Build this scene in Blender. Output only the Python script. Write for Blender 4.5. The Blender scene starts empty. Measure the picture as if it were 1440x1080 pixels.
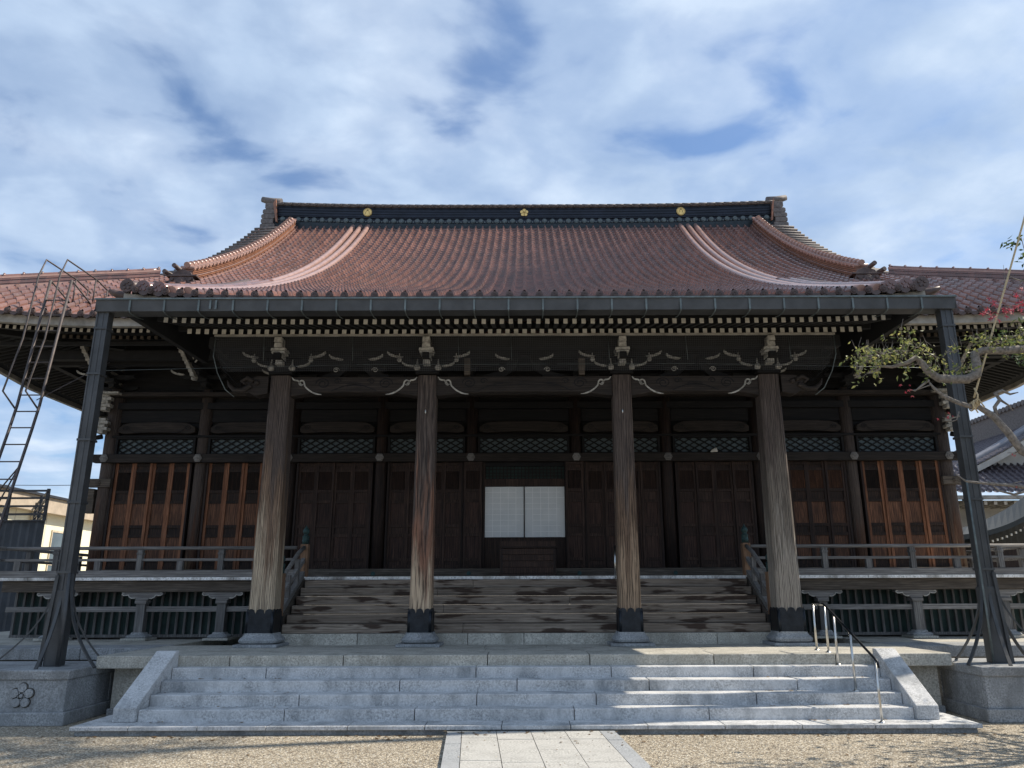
import bpy, math, random
from mathutils import Vector, Matrix, noise as mnoise
random.seed(7)
S = bpy.context.scene
R = math.radians
COL = S.collection

# ---------------------------------------------------------------- camera
cam_d = bpy.data.cameras.new('camera'); cam = bpy.data.objects.new('camera', cam_d); COL.objects.link(cam)
S.camera = cam
cam_d.sensor_width = 36; cam_d.lens = 26.875; cam_d.shift_x = -0.0125
cam_d.clip_start = 0.1; cam_d.clip_end = 3000
th = R(15.2); ro = R(0.2)
Fv = Vector((0, math.cos(th), math.sin(th))); Uv = Vector((0, -math.sin(th), math.cos(th))); Rv = Vector((1, 0, 0))
R2 = Rv*math.cos(ro) - Uv*math.sin(ro); U2 = Rv*math.sin(ro) + Uv*math.cos(ro)
cam.matrix_world = Matrix(((R2.x, U2.x, -Fv.x, 0), (R2.y, U2.y, -Fv.y, 0), (R2.z, U2.z, -Fv.z, 1.7), (0, 0, 0, 1)))

# ---------------------------------------------------------------- sky and sun
SUN_EL = R(47); SUN_AZ = R(78)          # azimuth from +Y towards +X
w = bpy.data.worlds.new("World"); S.world = w; w.use_nodes = True
nt = w.node_tree; nt.nodes.clear(); N = nt.nodes.new; L = nt.links.new
def math_node(nt, op, a, b=None, clamp=False):
    n = nt.nodes.new('ShaderNodeMath'); n.operation = op; n.use_clamp = clamp
    for i, x in enumerate((a, b)):
        if x is None: continue
        if isinstance(x, (int, float)): n.inputs[i].default_value = x
        else: nt.links.new(x, n.inputs[i])
    return n.outputs[0]
def ramp(nt, fac, stops, interp='LINEAR'):
    n = nt.nodes.new('ShaderNodeValToRGB'); n.color_ramp.interpolation = interp
    e = n.color_ramp.elements
    while len(e) < len(stops): e.new(0.5)
    for i, (p, c) in enumerate(stops):
        e[i].position = p; e[i].color = (c, c, c, 1) if isinstance(c, (int, float)) else (*c, 1)
    if fac is not None: nt.links.new(fac, n.inputs[0])
    return n.outputs[0]
def mixc(nt, fac, a, b, mode='MIX'):
    n = nt.nodes.new('ShaderNodeMix'); n.data_type = 'RGBA'; n.blend_type = mode
    for i, x in ((0, fac), (6, a), (7, b)):
        if isinstance(x, (int, float)): n.inputs[i].default_value = x
        elif isinstance(x, tuple): n.inputs[i].default_value = (*x, 1)
        else: nt.links.new(x, n.inputs[i])
    return n.outputs[2]
sky = N('ShaderNodeTexSky'); sky.sky_type = 'NISHITA'; sky.sun_disc = False
sky.sun_elevation = SUN_EL; sky.sun_rotation = SUN_AZ; sky.air_density = 1.0; sky.dust_density = 0.8; sky.ozone_density = 1.6
tc = N('ShaderNodeTexCoord'); sep = N('ShaderNodeSeparateXYZ'); L(tc.outputs['Generated'], sep.inputs[0])
zz = math_node(nt, 'ADD', math_node(nt, 'MAXIMUM', sep.outputs[2], 0.0), 0.20)
cx_ = math_node(nt, 'DIVIDE', sep.outputs[0], zz); cy_ = math_node(nt, 'DIVIDE', sep.outputs[1], zz)
cmb = N('ShaderNodeCombineXYZ'); L(cx_, cmb.inputs[0]); L(cy_, cmb.inputs[1])
def skynoise(scale, detail, rough, off, dist=0.0, sx=1.0):
    m = N('ShaderNodeMapping'); m.inputs['Location'].default_value = off; m.inputs['Scale'].default_value = (sx, 1.0, 1.0)
    m.inputs['Rotation'].default_value = (0, 0, R(-18))
    L(cmb.outputs[0], m.inputs[0])
    n = N('ShaderNodeTexNoise'); n.inputs['Scale'].default_value = scale; n.inputs['Detail'].default_value = detail
    n.inputs['Roughness'].default_value = rough; n.inputs['Distortion'].default_value = dist
    L(m.outputs[0], n.inputs['Vector']); return n.outputs[0]
n1 = skynoise(1.5, 3.0, 0.5, (11.4, 5.3, 0)); n2 = skynoise(5.6, 6.0, 0.47, (4.3, 6.2, 0), 0.3, 0.85)
cl = math_node(nt, 'ADD', math_node(nt, 'MULTIPLY', n1, 0.48), math_node(nt, 'MULTIPLY', n2, 0.62))
mask = ramp(nt, cl, [(0.40, 0.18), (0.52, 0.72), (0.64, 1.0)], 'EASE')
n3 = skynoise(3.6, 7.0, 0.55, (9.2, 4.1, 0))
ccol = ramp(nt, n3, [(0.3, (3.2, 4.25, 5.9)), (0.5, (4.1, 5.15, 6.7)), (0.72, (5.7, 6.6, 7.8))])
skyb = mixc(nt, 1.0, sky.outputs[0], (0.62, 0.86, 1.10), 'MULTIPLY')
mx = mixc(nt, mask, skyb, ccol)
bg = N('ShaderNodeBackground'); bg.inputs[1].default_value = 0.09; L(mx, bg.inputs[0])
wo = N('ShaderNodeOutputWorld'); L(bg.outputs[0], wo.inputs[0])

sun_d = bpy.data.lights.new('sun', 'SUN'); sun = bpy.data.objects.new('sun', sun_d); COL.objects.link(sun)
sun_d.energy = 4.2; sun_d.angle = R(0.5); sun_d.color = (1.0, 0.90, 0.76)
sdir = Vector((math.sin(SUN_AZ)*math.cos(SUN_EL), math.cos(SUN_AZ)*math.cos(SUN_EL), math.sin(SUN_EL)))
sun.rotation_euler = sdir.to_track_quat('Z', 'Y').to_euler(); sun.location = (20, 10, 30)
S.view_settings.view_transform = 'Standard'; S.view_settings.look = 'None'; S.view_settings.gamma = 1; S.view_settings.use_curve_mapping = False
S.view_settings.exposure = 0.62

# ---------------------------------------------------------------- materials
MATS = {}
def new_mat(name):
    m = bpy.data.materials.new(name); m.use_nodes = True; nt = m.node_tree
    b = nt.nodes['Principled BSDF']; MATS[name] = m
    return m, nt, b
def coords(nt, scale=(1, 1, 1), rand=0.0, space='Object', rot=(0, 0, 0)):
    t = nt.nodes.new('ShaderNodeTexCoord'); m = nt.nodes.new('ShaderNodeMapping')
    m.inputs['Scale'].default_value = scale; m.inputs['Rotation'].default_value = rot
    nt.links.new(t.outputs[space], m.inputs[0])
    if rand:
        oi = nt.nodes.new('ShaderNodeObjectInfo'); v = nt.nodes.new('ShaderNodeCombineXYZ')
        r = math_node(nt, 'MULTIPLY', oi.outputs['Random'], rand)
        for i in range(3): nt.links.new(r, v.inputs[i])
        nt.links.new(v.outputs[0], m.inputs['Location'])
    return m.outputs[0]
def noise(nt, vec, scale, detail=4, rough=0.5, dist=0.0):
    n = nt.nodes.new('ShaderNodeTexNoise'); n.inputs['Scale'].default_value = scale; n.inputs['Detail'].default_value = detail
    n.inputs['Roughness'].default_value = rough; n.inputs['Distortion'].default_value = dist
    nt.links.new(vec, n.inputs['Vector']); return n.outputs[0]
def bump(nt, b, h, strength, dist=0.01):
    n = nt.nodes.new('ShaderNodeBump'); n.inputs['Strength'].default_value = strength; n.inputs['Distance'].default_value = dist
    nt.links.new(h, n.inputs['Height']); nt.links.new(n.outputs[0], b.inputs['Normal'])
def wood(name, dark, mid, light, axis='z', rough=0.75, blotch=None, fine=1.0, rand=20.0, contrast=1.0):
    m, nt, b = new_mat(name)
    st = {'x': (0.28, 4, 4), 'y': (4, 0.28, 4), 'z': (4, 4, 0.28)}[axis]
    st = tuple(s*fine for s in st)
    v = coords(nt, st, rand)
    g = noise(nt, v, 9.0, 7, 0.62, 0.25)
    v2 = coords(nt, tuple(s*0.45 for s in st), rand)
    wv = nt.nodes.new('ShaderNodeTexWave'); wv.wave_type = 'RINGS'; wv.rings_direction = {'x': 'X', 'y': 'Y', 'z': 'Z'}[axis]
    wv.inputs['Scale'].default_value = 5.0; wv.inputs['Distortion'].default_value = 7.0; wv.inputs['Detail'].default_value = 3; wv.inputs['Detail Scale'].default_value = 1.1
    nt.links.new(v2, wv.inputs['Vector'])
    mixg = math_node(nt, 'ADD', math_node(nt, 'MULTIPLY', g, 0.88), math_node(nt, 'MULTIPLY', wv.outputs[1], 0.12))
    c = ramp(nt, mixg, [(0.5-0.21/contrast, dark), (0.5, mid), (0.5+0.24/contrast, light)])
    bg_ = noise(nt, coords(nt, tuple(max(.5, s*.25) for s in st), rand), 1.6, 4, 0.6)
    c = mixc(nt, ramp(nt, bg_, [(0.35, 0.45), (0.62, 0.0)]), c, dark)
    if blotch:
        bc, lo, hi, sc = blotch
        v3 = coords(nt, tuple(1.5 if s < 1 else 9.0 for s in st), rand)
        bn = noise(nt, v3, sc, 3, 0.5)
        c = mixc(nt, ramp(nt, bn, [(lo, 0.0), (hi, 0.9)]), c, bc)
    oi = nt.nodes.new('ShaderNodeObjectInfo')
    hs = nt.nodes.new('ShaderNodeHueSaturation'); nt.links.new(c, hs.inputs['Color'])
    nt.links.new(math_node(nt, 'ADD', math_node(nt, 'MULTIPLY', oi.outputs['Random'], 0.3), 0.85), hs.inputs['Value'])
    nt.links.new(hs.outputs[0], b.inputs['Base Color']); b.inputs['Roughness'].default_value = rough
    b.inputs['Specular IOR Level'].default_value = 0.3
    bump(nt, b, mixg, 0.35, 0.005)
    return m
def stone(name, c1, c2, speck=60, stain=(0.10, 0.10, 0.09), st_amt=0.45, rough=0.85, bs=0.3, rand=10.0, lichen=None):
    m, nt, b = new_mat(name)
    v = coords(nt, (1, 1, 1), rand)
    n_ = noise(nt, v, speck, 2, 0.6); big = noise(nt, v, 3.2, 5, 0.6)
    c = ramp(nt, n_, [(0.32, tuple(x*0.60 for x in c1)), (0.5, c1), (0.68, tuple(min(1, x*1.35) for x in c1))])
    c = mixc(nt, ramp(nt, big, [(0.42, 0.0), (0.60, 1.0)]), c, mixc(nt, 0.6, c, c2))
    v2 = coords(nt, (1, 1, 0.35), rand)
    sn = noise(nt, v2, 2.3, 6, 0.65)
    c = mixc(nt, ramp(nt, sn, [(0.48, 0.0), (0.70, st_amt)]), c, stain)
    if lichen:
        ln = noise(nt, v, 3.0, 5, 0.6)
        c = mixc(nt, ramp(nt, ln, [(0.58, 0.0), (0.66, 0.6)]), c, lichen)
    nt.links.new(c, b.inputs['Base Color']); b.inputs['Roughness'].default_value = rough
    bump(nt, b, n_, bs, 0.004)
    return m
def plain(name, c, rough=0.6, metal=0.0, var=0.15, vs=6.0, bs=0.05, spec=0.5):
    m, nt, b = new_mat(name)
    v = coords(nt, (1, 1, 1), 10.0)
    n_ = noise(nt, v, vs, 6, 0.6)
    cc = ramp(nt, n_, [(0.3, tuple(x*(1-var) for x in c)), (0.7, tuple(min(1, x*(1+var)) for x in c))])
    nt.links.new(cc, b.inputs['Base Color']); b.inputs['Roughness'].default_value = rough; b.inputs['Metallic'].default_value = metal
    b.inputs['Specular IOR Level'].default_value = spec
    bump(nt, b, n_, bs, 0.01)
    return m
M = {}
M['dark'] = wood('dark_aged_wood', (0.004, 0.0042, 0.005), (0.0095, 0.009, 0.0095), (0.023, 0.020, 0.0185), 'x')
M['eaveshade'] = plain('shade_dark_eave_wood', (0.0095, 0.010, 0.011), 0.85, 0.0, 0.4, 4)  # eave wood blackened in its colour to deepen the shade under the roof
M['darkv'] = wood('dark_aged_wood_upright', (0.010, 0.007, 0.0065), (0.026, 0.0165, 0.0135), (0.062, 0.038, 0.028), 'z')
M['beamw'] = wood('smoky_brown_beam_wood', (0.013, 0.0105, 0.009), (0.031, 0.0245, 0.021), (0.066, 0.052, 0.043), 'x')
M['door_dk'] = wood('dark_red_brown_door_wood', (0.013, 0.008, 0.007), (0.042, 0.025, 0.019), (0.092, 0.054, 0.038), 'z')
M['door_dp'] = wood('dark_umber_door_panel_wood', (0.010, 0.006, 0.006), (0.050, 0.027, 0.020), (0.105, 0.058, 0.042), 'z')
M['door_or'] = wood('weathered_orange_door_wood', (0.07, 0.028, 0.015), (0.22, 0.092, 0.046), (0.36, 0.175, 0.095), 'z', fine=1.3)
M['door_pn'] = wood('dark_orange_panel_wood', (0.018, 0.010, 0.008), (0.115, 0.053, 0.030), (0.28, 0.13, 0.07), 'z', fine=1.3)  # panels darker and browner than the orange stiles
M['door_md'] = wood('dark_brown_door_wood', (0.008, 0.006, 0.0055), (0.026, 0.016, 0.012), (0.085, 0.044, 0.027), 'z', fine=1.3)  # dark brown of the rails, slats and recessed panels
M['grey'] = wood('silver_grey_weathered_wood', (0.105, 0.098, 0.093), (0.205, 0.195, 0.185), (0.35, 0.335, 0.315), 'x', rough=0.85)
M['greyv'] = wood('silver_grey_upright_wood', (0.075, 0.070, 0.068), (0.15, 0.145, 0.14), (0.27, 0.26, 0.245), 'z', rough=0.85)
M['greyd'] = wood('dull_brown_grey_wood', (0.045, 0.037, 0.03), (0.11, 0.09, 0.072), (0.22, 0.185, 0.15), 'x', rough=0.85)
M['tan'] = wood('tan_weathered_post_wood', (0.10, 0.058, 0.034), (0.22, 0.13, 0.078), (0.34, 0.22, 0.14), 'z')
M['tread'] = wood('blotched_grey_stair_wood', (0.11, 0.088, 0.070), (0.22, 0.180, 0.143), (0.36, 0.305, 0.25), 'x', rough=0.8, fine=0.9,
                  blotch=((0.034, 0.019, 0.013), 0.54, 0.61, 1.0))
M['endw'] = plain('chalky_white_rafter_end', (0.60, 0.575, 0.51), 0.8, var=0.18, vs=9)
M['carvew'] = plain('chalky_worn_carving_paint', (0.36, 0.345, 0.31), 0.85, var=0.5, vs=14)
M['plankend'] = stone('bleached_plank_ends', (0.86, 0.85, 0.82), (0.70, 0.68, 0.64), 30, (0.16, 0.14, 0.12), 0.9)
M['fascia'] = plain('pale_weathered_fascia_board', (0.33, 0.31, 0.275), 0.85, var=0.35, vs=5)
M['granite'] = stone('blue_grey_granite', (0.455, 0.46, 0.46), (0.62, 0.625, 0.625), 48, (0.15, 0.165, 0.175), 0.75)
M['granited'] = stone('dull_grey_granite', (0.31, 0.32, 0.325), (0.21, 0.22, 0.225), 45, (0.09, 0.092, 0.09), 0.7)
M['pave'] = stone('warm_grey_platform_stone', (0.45, 0.43, 0.375), (0.32, 0.31, 0.27), 42, (0.15, 0.14, 0.11), 0.6)
M['path'] = stone('pale_speckled_path_granite', (0.40, 0.395, 0.37), (0.45, 0.445, 0.42), 42, (0.24, 0.235, 0.22), 0.45)
M['pathedge'] = stone('blue_grey_path_edge_granite', (0.30, 0.315, 0.325), (0.34, 0.35, 0.36), 50, (0.19, 0.195, 0.20), 0.4)
M['mortar'] = plain('dark_joint_dirt_and_shadow', (0.06, 0.055, 0.045), 0.95)
M['shoe'] = plain('blackened_metal_shoe', (0.022, 0.026, 0.032), 0.42, 0.7, 0.35, 9)
M['verd'] = plain('verdigris_bronze', (0.030, 0.066, 0.064), 0.6, 0.35, 0.4, 9)
M['gutter'] = plain('dark_grey_painted_steel', (0.060, 0.063, 0.066), 0.5, 0.25, 0.3, 3)
M['band'] = plain('grey_green_zinc_strap', (0.14, 0.165, 0.165), 0.55, 0.5, 0.3, 9)
M['steel'] = plain('brushed_stainless_steel', (0.62, 0.61, 0.58), 0.28, 1.0, 0.1, 20)
M['rust'] = plain('brown_grey_ladder_steel', (0.085, 0.072, 0.07), 0.6, 0.4, 0.35, 12)
M['gold'] = plain('gold_leaf_crest', (0.86, 0.60, 0.22), 0.38, 0.55, 0.12, 8)
M['golddark'] = plain('dark_gold_crest_groove', (0.16, 0.10, 0.03), 0.6, 0.3)
M['ridgebox'] = plain('dark_navy_ridge_copper', (0.016, 0.021, 0.033), 0.42, 0.4, 0.3, 3)
M['ridgerow'] = plain('green_black_ridge_copper', (0.022, 0.032, 0.038), 0.5, 0.4, 0.4, 12)
M['ridgedisc'] = plain('pale_green_ridge_discs', (0.095, 0.120, 0.125), 0.5, 0.2, 0.4, 12)
M['ridgegrey'] = plain('grey_ridge_tile', (0.13, 0.115, 0.11), 0.72, 0.0, 0.4, 12)
M['greentarp'] = plain('dark_green_backing_board', (0.018, 0.040, 0.036), 0.75, 0.0, 0.5, 3)
M['lattglass'] = plain('dusty_blue_grey_lattice_backing', (0.075, 0.105, 0.115), 0.55, 0.0, 0.25, 3)
M['bark'] = plain('pale_grey_plum_bark', (0.17, 0.15, 0.13), 0.9, 0.0, 0.5, 30, 0.8)
M['rope'] = plain('straw_rope', (0.45, 0.36, 0.22), 0.9, 0.0, 0.3, 60, 0.6)
M['cream'] = plain('cream_render_wall', (0.80, 0.76, 0.58), 0.85, 0.0, 0.05, 1)
M['beige'] = plain('beige_concrete_fascia', (0.42, 0.35, 0.27), 0.85, 0.0, 0.2, 2)
M['corr'] = plain('charcoal_corrugated_sheet', (0.045, 0.052, 0.062), 0.5, 0.3, 0.35, 2)
M['blk'] = plain('black_balcony_steel', (0.020, 0.020, 0.024), 0.5)
M['thread'] = plain('white_screen_thread', (0.90, 0.90, 0.88), 0.8, 0.0, 0.03, 5)
M['white'] = plain('off_white_plaster', (0.40, 0.39, 0.36), 0.9, 0.0, 0.15, 1.5)
M['greytile'] = plain('grey_brown_annex_tile', (0.105, 0.09, 0.10), 0.42, 0.0, 0.5, 25)
M['annexerib'] = plain('smooth_pale_grey_annexe_rib_tile', (0.20, 0.20, 0.22), 0.5, 0.0, 0.2, 5)
M['blackroof'] = plain('blackened_copper_roof', (0.020, 0.026, 0.028), 0.65, 0.0, 0.3, 6)
M['glass'] = plain('window_glass', (0.10, 0.13, 0.15), 0.08, 0.0, 0.2, 1)
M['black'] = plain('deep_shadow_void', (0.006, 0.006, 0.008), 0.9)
M['pvc'] = plain('cream_drain_pipe', (0.55, 0.48, 0.36), 0.6)

# main pillar wood: pale and bleached low down, reddish in the middle, smoky dark above (real weathering)
def pillar_wood(name, sh, warm, rc=(0.15, 0.075, 0.047), cl=(0.30, 0.235, 0.165)):
    m, nt, b = new_mat(name)
    v = coords(nt, (5.5, 5.5, 0.45), 0); v = v
    t = nt.nodes.new('ShaderNodeTexCoord'); oi = nt.nodes.new('ShaderNodeObjectInfo')
    g = noise(nt, coords(nt, (13, 13, 0.55), 30.0), 4.5, 8, 0.7, 0.3)
    wv = nt.nodes.new('ShaderNodeTexWave'); wv.wave_type = 'RINGS'; wv.rings_direction = 'Z'
    wv.inputs['Scale'].default_value = 6.5; wv.inputs['Distortion'].default_value = 8.5; wv.inputs['Detail'].default_value = 4; wv.inputs['Detail Scale'].default_value = 0.9
    nt.links.new(coords(nt, (2.6, 2.6, 0.26), 3.0), wv.inputs['Vector'])
    gg = math_node(nt, 'ADD', math_node(nt, 'MULTIPLY', g, 0.78), math_node(nt, 'MULTIPLY', wv.outputs[1], 0.22))
    k = warm
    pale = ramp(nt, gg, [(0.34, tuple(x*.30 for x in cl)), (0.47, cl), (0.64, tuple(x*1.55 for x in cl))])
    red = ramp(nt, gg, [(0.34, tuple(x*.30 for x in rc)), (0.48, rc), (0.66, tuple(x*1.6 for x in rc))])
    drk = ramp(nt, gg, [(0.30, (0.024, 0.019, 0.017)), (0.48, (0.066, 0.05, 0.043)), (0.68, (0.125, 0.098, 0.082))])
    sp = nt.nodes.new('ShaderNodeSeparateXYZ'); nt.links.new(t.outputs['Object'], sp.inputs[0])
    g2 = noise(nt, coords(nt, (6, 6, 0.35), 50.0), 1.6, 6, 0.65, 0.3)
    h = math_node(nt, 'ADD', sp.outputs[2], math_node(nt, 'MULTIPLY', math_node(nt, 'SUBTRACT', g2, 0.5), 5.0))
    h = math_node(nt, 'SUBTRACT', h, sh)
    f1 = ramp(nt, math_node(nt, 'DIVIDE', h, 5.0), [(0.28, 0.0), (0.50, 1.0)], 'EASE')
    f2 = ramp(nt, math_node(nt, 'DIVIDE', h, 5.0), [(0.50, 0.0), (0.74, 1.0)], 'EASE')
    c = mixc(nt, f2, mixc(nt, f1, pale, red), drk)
    ck = noise(nt, coords(nt, (24, 24, 0.5), 70.0), 2.2, 3, 0.5, 0.2)
    c = mixc(nt, ramp(nt, ck, [(0.30, 0.9), (0.36, 0.0)]), c, (0.018, 0.013, 0.010))
    nt.links.new(c, b.inputs['Base Color']); b.inputs['Roughness'].default_value = 0.8; b.inputs['Specular IOR Level'].default_value = 0.3
    bump(nt, b, gg, 0.7, 0.012)
    return m
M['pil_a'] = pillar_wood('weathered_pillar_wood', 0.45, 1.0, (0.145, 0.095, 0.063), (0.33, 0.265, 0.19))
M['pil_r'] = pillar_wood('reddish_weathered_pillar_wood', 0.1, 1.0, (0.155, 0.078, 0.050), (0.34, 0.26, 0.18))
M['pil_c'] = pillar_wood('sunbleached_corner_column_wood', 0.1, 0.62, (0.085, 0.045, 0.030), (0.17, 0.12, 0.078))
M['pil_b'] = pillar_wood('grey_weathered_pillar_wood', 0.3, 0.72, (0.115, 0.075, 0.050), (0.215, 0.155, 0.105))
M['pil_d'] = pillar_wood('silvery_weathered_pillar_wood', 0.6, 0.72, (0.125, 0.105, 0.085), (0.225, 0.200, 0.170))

# glazed roof tile
def tile_mat(name, base, dark, light, rough):
    m, nt, b = new_mat(name)
    t = nt.nodes.new('ShaderNodeTexCoord'); sp = nt.nodes.new('ShaderNodeSeparateXYZ'); nt.links.new(t.outputs['Object'], sp.inputs[0])
    fx = math_node(nt, 'FLOOR', math_node(nt, 'DIVIDE', sp.outputs[0], 0.2446)); fy = math_node(nt, 'FLOOR', math_node(nt, 'DIVIDE', sp.outputs[1], 0.235))
    cb = nt.nodes.new('ShaderNodeCombineXYZ'); nt.links.new(fx, cb.inputs[0]); nt.links.new(fy, cb.inputs[1])
    wn = nt.nodes.new('ShaderNodeTexWhiteNoise'); wn.noise_dimensions = '2D'; nt.links.new(cb.outputs[0], wn.inputs['Vector'])
    big = noise(nt, t.outputs['Object'], 0.5, 4, 0.6)
    f = math_node(nt, 'ADD', math_node(nt, 'MULTIPLY', wn.outputs['Value'], 0.45), math_node(nt, 'MULTIPLY', big, 0.55))
    c = ramp(nt, f, [(0.2, dark), (0.5, base), (0.8, light)])
    dirt = noise(nt, t.outputs['Object'], 8.0, 5, 0.6)
    c = mixc(nt, ramp(nt, dirt, [(0.5, 0.0), (0.75, 0.5)]), c, (0.12, 0.10, 0.09))
    stk = noise(nt, coords(nt, (3.2, 0.30, 0.30)), 1.5, 5, 0.6); c = mixc(nt, ramp(nt, stk, [(0.52, 0.0), (0.70, 0.35)]), c, (0.10, 0.08, 0.07))
    nt.links.new(c, b.inputs['Base Color']); nt.links.new(ramp(nt, dirt, [(0.3, rough), (0.7, rough+0.2)]), b.inputs['Roughness']); b.inputs['Specular IOR Level'].default_value = 0.8
    return m
M['tile'] = tile_mat('red_brown_glazed_tile', (0.175, 0.084, 0.066), (0.115, 0.060, 0.050), (0.25, 0.125, 0.098), 0.14)
M['tilesm'] = plain('smooth_red_brown_ridge_tile', (0.36, 0.225, 0.19), 0.24, 0.0, 0.2, 5)
M['tileor'] = plain('orange_brown_layered_tile', (0.27, 0.125, 0.075), 0.34, 0.0, 0.3, 5)
M['tiledk'] = plain('smoked_brown_oni_tile', (0.085, 0.055, 0.048), 0.5, 0.0, 0.4, 12)

def paper_mat():
    m, nt, b = new_mat('grey_white_screen_cloth')
    v = coords(nt)
    sp = nt.nodes.new('ShaderNodeSeparateXYZ'); nt.links.new(v, sp.inputs[0])
    b.inputs['Base Color'].default_value = (0.50, 0.51, 0.50, 1); b.inputs['Roughness'].default_value = 0.8
    n_ = noise(nt, v, 3, 4, 0.5); c = ramp(nt, n_, [(0.3, (0.64, 0.655, 0.64)), (0.7, (0.72, 0.73, 0.71))]); nt.links.new(c, b.inputs['Base Color'])
    return m
M['paper'] = paper_mat()
def gravel_mat():
    m, nt, b = new_mat('tan_gravel')
    v = coords(nt)
    vo = nt.nodes.new('ShaderNodeTexVoronoi'); vo.inputs['Scale'].default_value = 48; nt.links.new(v, vo.inputs['Vector'])
    vo2 = nt.nodes.new('ShaderNodeTexVoronoi'); vo2.inputs['Scale'].default_value = 110; nt.links.new(v, vo2.inputs['Vector'])
    sp = nt.nodes.new('ShaderNodeSeparateColor'); nt.links.new(vo.outputs['Color'], sp.inputs[0])
    c = ramp(nt, sp.outputs[0], [(0.0, (0.22, 0.18, 0.135)), (0.3, (0.41, 0.345, 0.25)), (0.6, (0.56, 0.485, 0.36)), (0.85, (0.70, 0.63, 0.50)), (1.0, (0.80, 0.76, 0.66))])
    big = noise(nt, v, 1.2, 5, 0.65)
    c = mixc(nt, ramp(nt, big, [(0.35, 0.0), (0.7, 0.45)]), c, mixc(nt, 1.0, c, (0.62, 0.60, 0.58), 'MULTIPLY'))
    edge = ramp(nt, vo.outputs['Distance'], [(0.25, 0.0), (0.75, 0.75)])
    c = mixc(nt, edge, c, (0.10, 0.085, 0.065))
    nt.links.new(c, b.inputs['Base Color']); b.inputs['Roughness'].default_value = 0.9
    h = math_node(nt, 'ADD', math_node(nt, 'MULTIPLY', vo.outputs['Distance'], -1.0), math_node(nt, 'MULTIPLY', vo2.outputs['Distance'], -0.3))
    bump(nt, b, h, 1.0, 0.012)
    return m
M['gravel'] = gravel_mat()
def net_mat():
    m, nt, b = new_mat('dusty_bird_net_mesh')
    t = nt.nodes.new('ShaderNodeTexCoord'); sp = nt.nodes.new('ShaderNodeSeparateXYZ'); nt.links.new(t.outputs['Object'], sp.inputs[0])
    def line(o, pitch, wd):
        fr = math_node(nt, 'FRACT', math_node(nt, 'DIVIDE', o, pitch))
        return math_node(nt, 'LESS_THAN', fr, wd)
    a = math_node(nt, 'MAXIMUM', line(sp.outputs[0], 0.034, 0.17), line(sp.outputs[2], 0.034, 0.17))
    tr = nt.nodes.new('ShaderNodeBsdfTransparent'); mx = nt.nodes.new('ShaderNodeMixShader')
    b.inputs['Base Color'].default_value = (0.05, 0.05, 0.052, 1); b.inputs['Roughness'].default_value = 0.9
    nt.links.new(a, mx.inputs[0]); nt.links.new(tr.outputs[0], mx.inputs[1]); nt.links.new(b.outputs[0], mx.inputs[2])
    nt.links.new(mx.outputs[0], nt.nodes['Material Output'].inputs[0])
    return m
M['net'] = net_mat()
def _lm(): pass
def leaf_mat(name, c1, c2, c3):
    m, nt, b = new_mat(name)
    g = nt.nodes.new('ShaderNodeNewGeometry')
    c = ramp(nt, g.outputs['Random Per Island'], [(0.0, c1), (0.55, c2), (1.0, c3)])
    nt.links.new(c, b.inputs['Base Color']); b.inputs['Roughness'].default_value = 0.5
    tl = nt.nodes.new('ShaderNodeBsdfTranslucent'); nt.links.new(c, tl.inputs[0]); mx = nt.nodes.new('ShaderNodeMixShader'); mx.inputs[0].default_value = 0.45
    nt.links.new(b.outputs[0], mx.inputs[1]); nt.links.new(tl.outputs[0], mx.inputs[2]); nt.links.new(mx.outputs[0], nt.nodes['Material Output'].inputs[0])
    return m
M['leaf'] = leaf_mat('yellow_green_leaf', (0.07, 0.10, 0.03), (0.20, 0.23, 0.07), (0.40, 0.37, 0.13))
M['leafdk'] = leaf_mat('deep_green_leaf', (0.035, 0.06, 0.02), (0.07, 0.11, 0.03), (0.13, 0.17, 0.05))
M['litter'] = leaf_mat('dry_brown_leaf', (0.10, 0.06, 0.03), (0.22, 0.14, 0.07), (0.34, 0.26, 0.15))
M['maple'] = leaf_mat('red_maple_leaf', (0.30, 0.03, 0.05), (0.50, 0.06, 0.09), (0.62, 0.16, 0.16))

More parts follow.
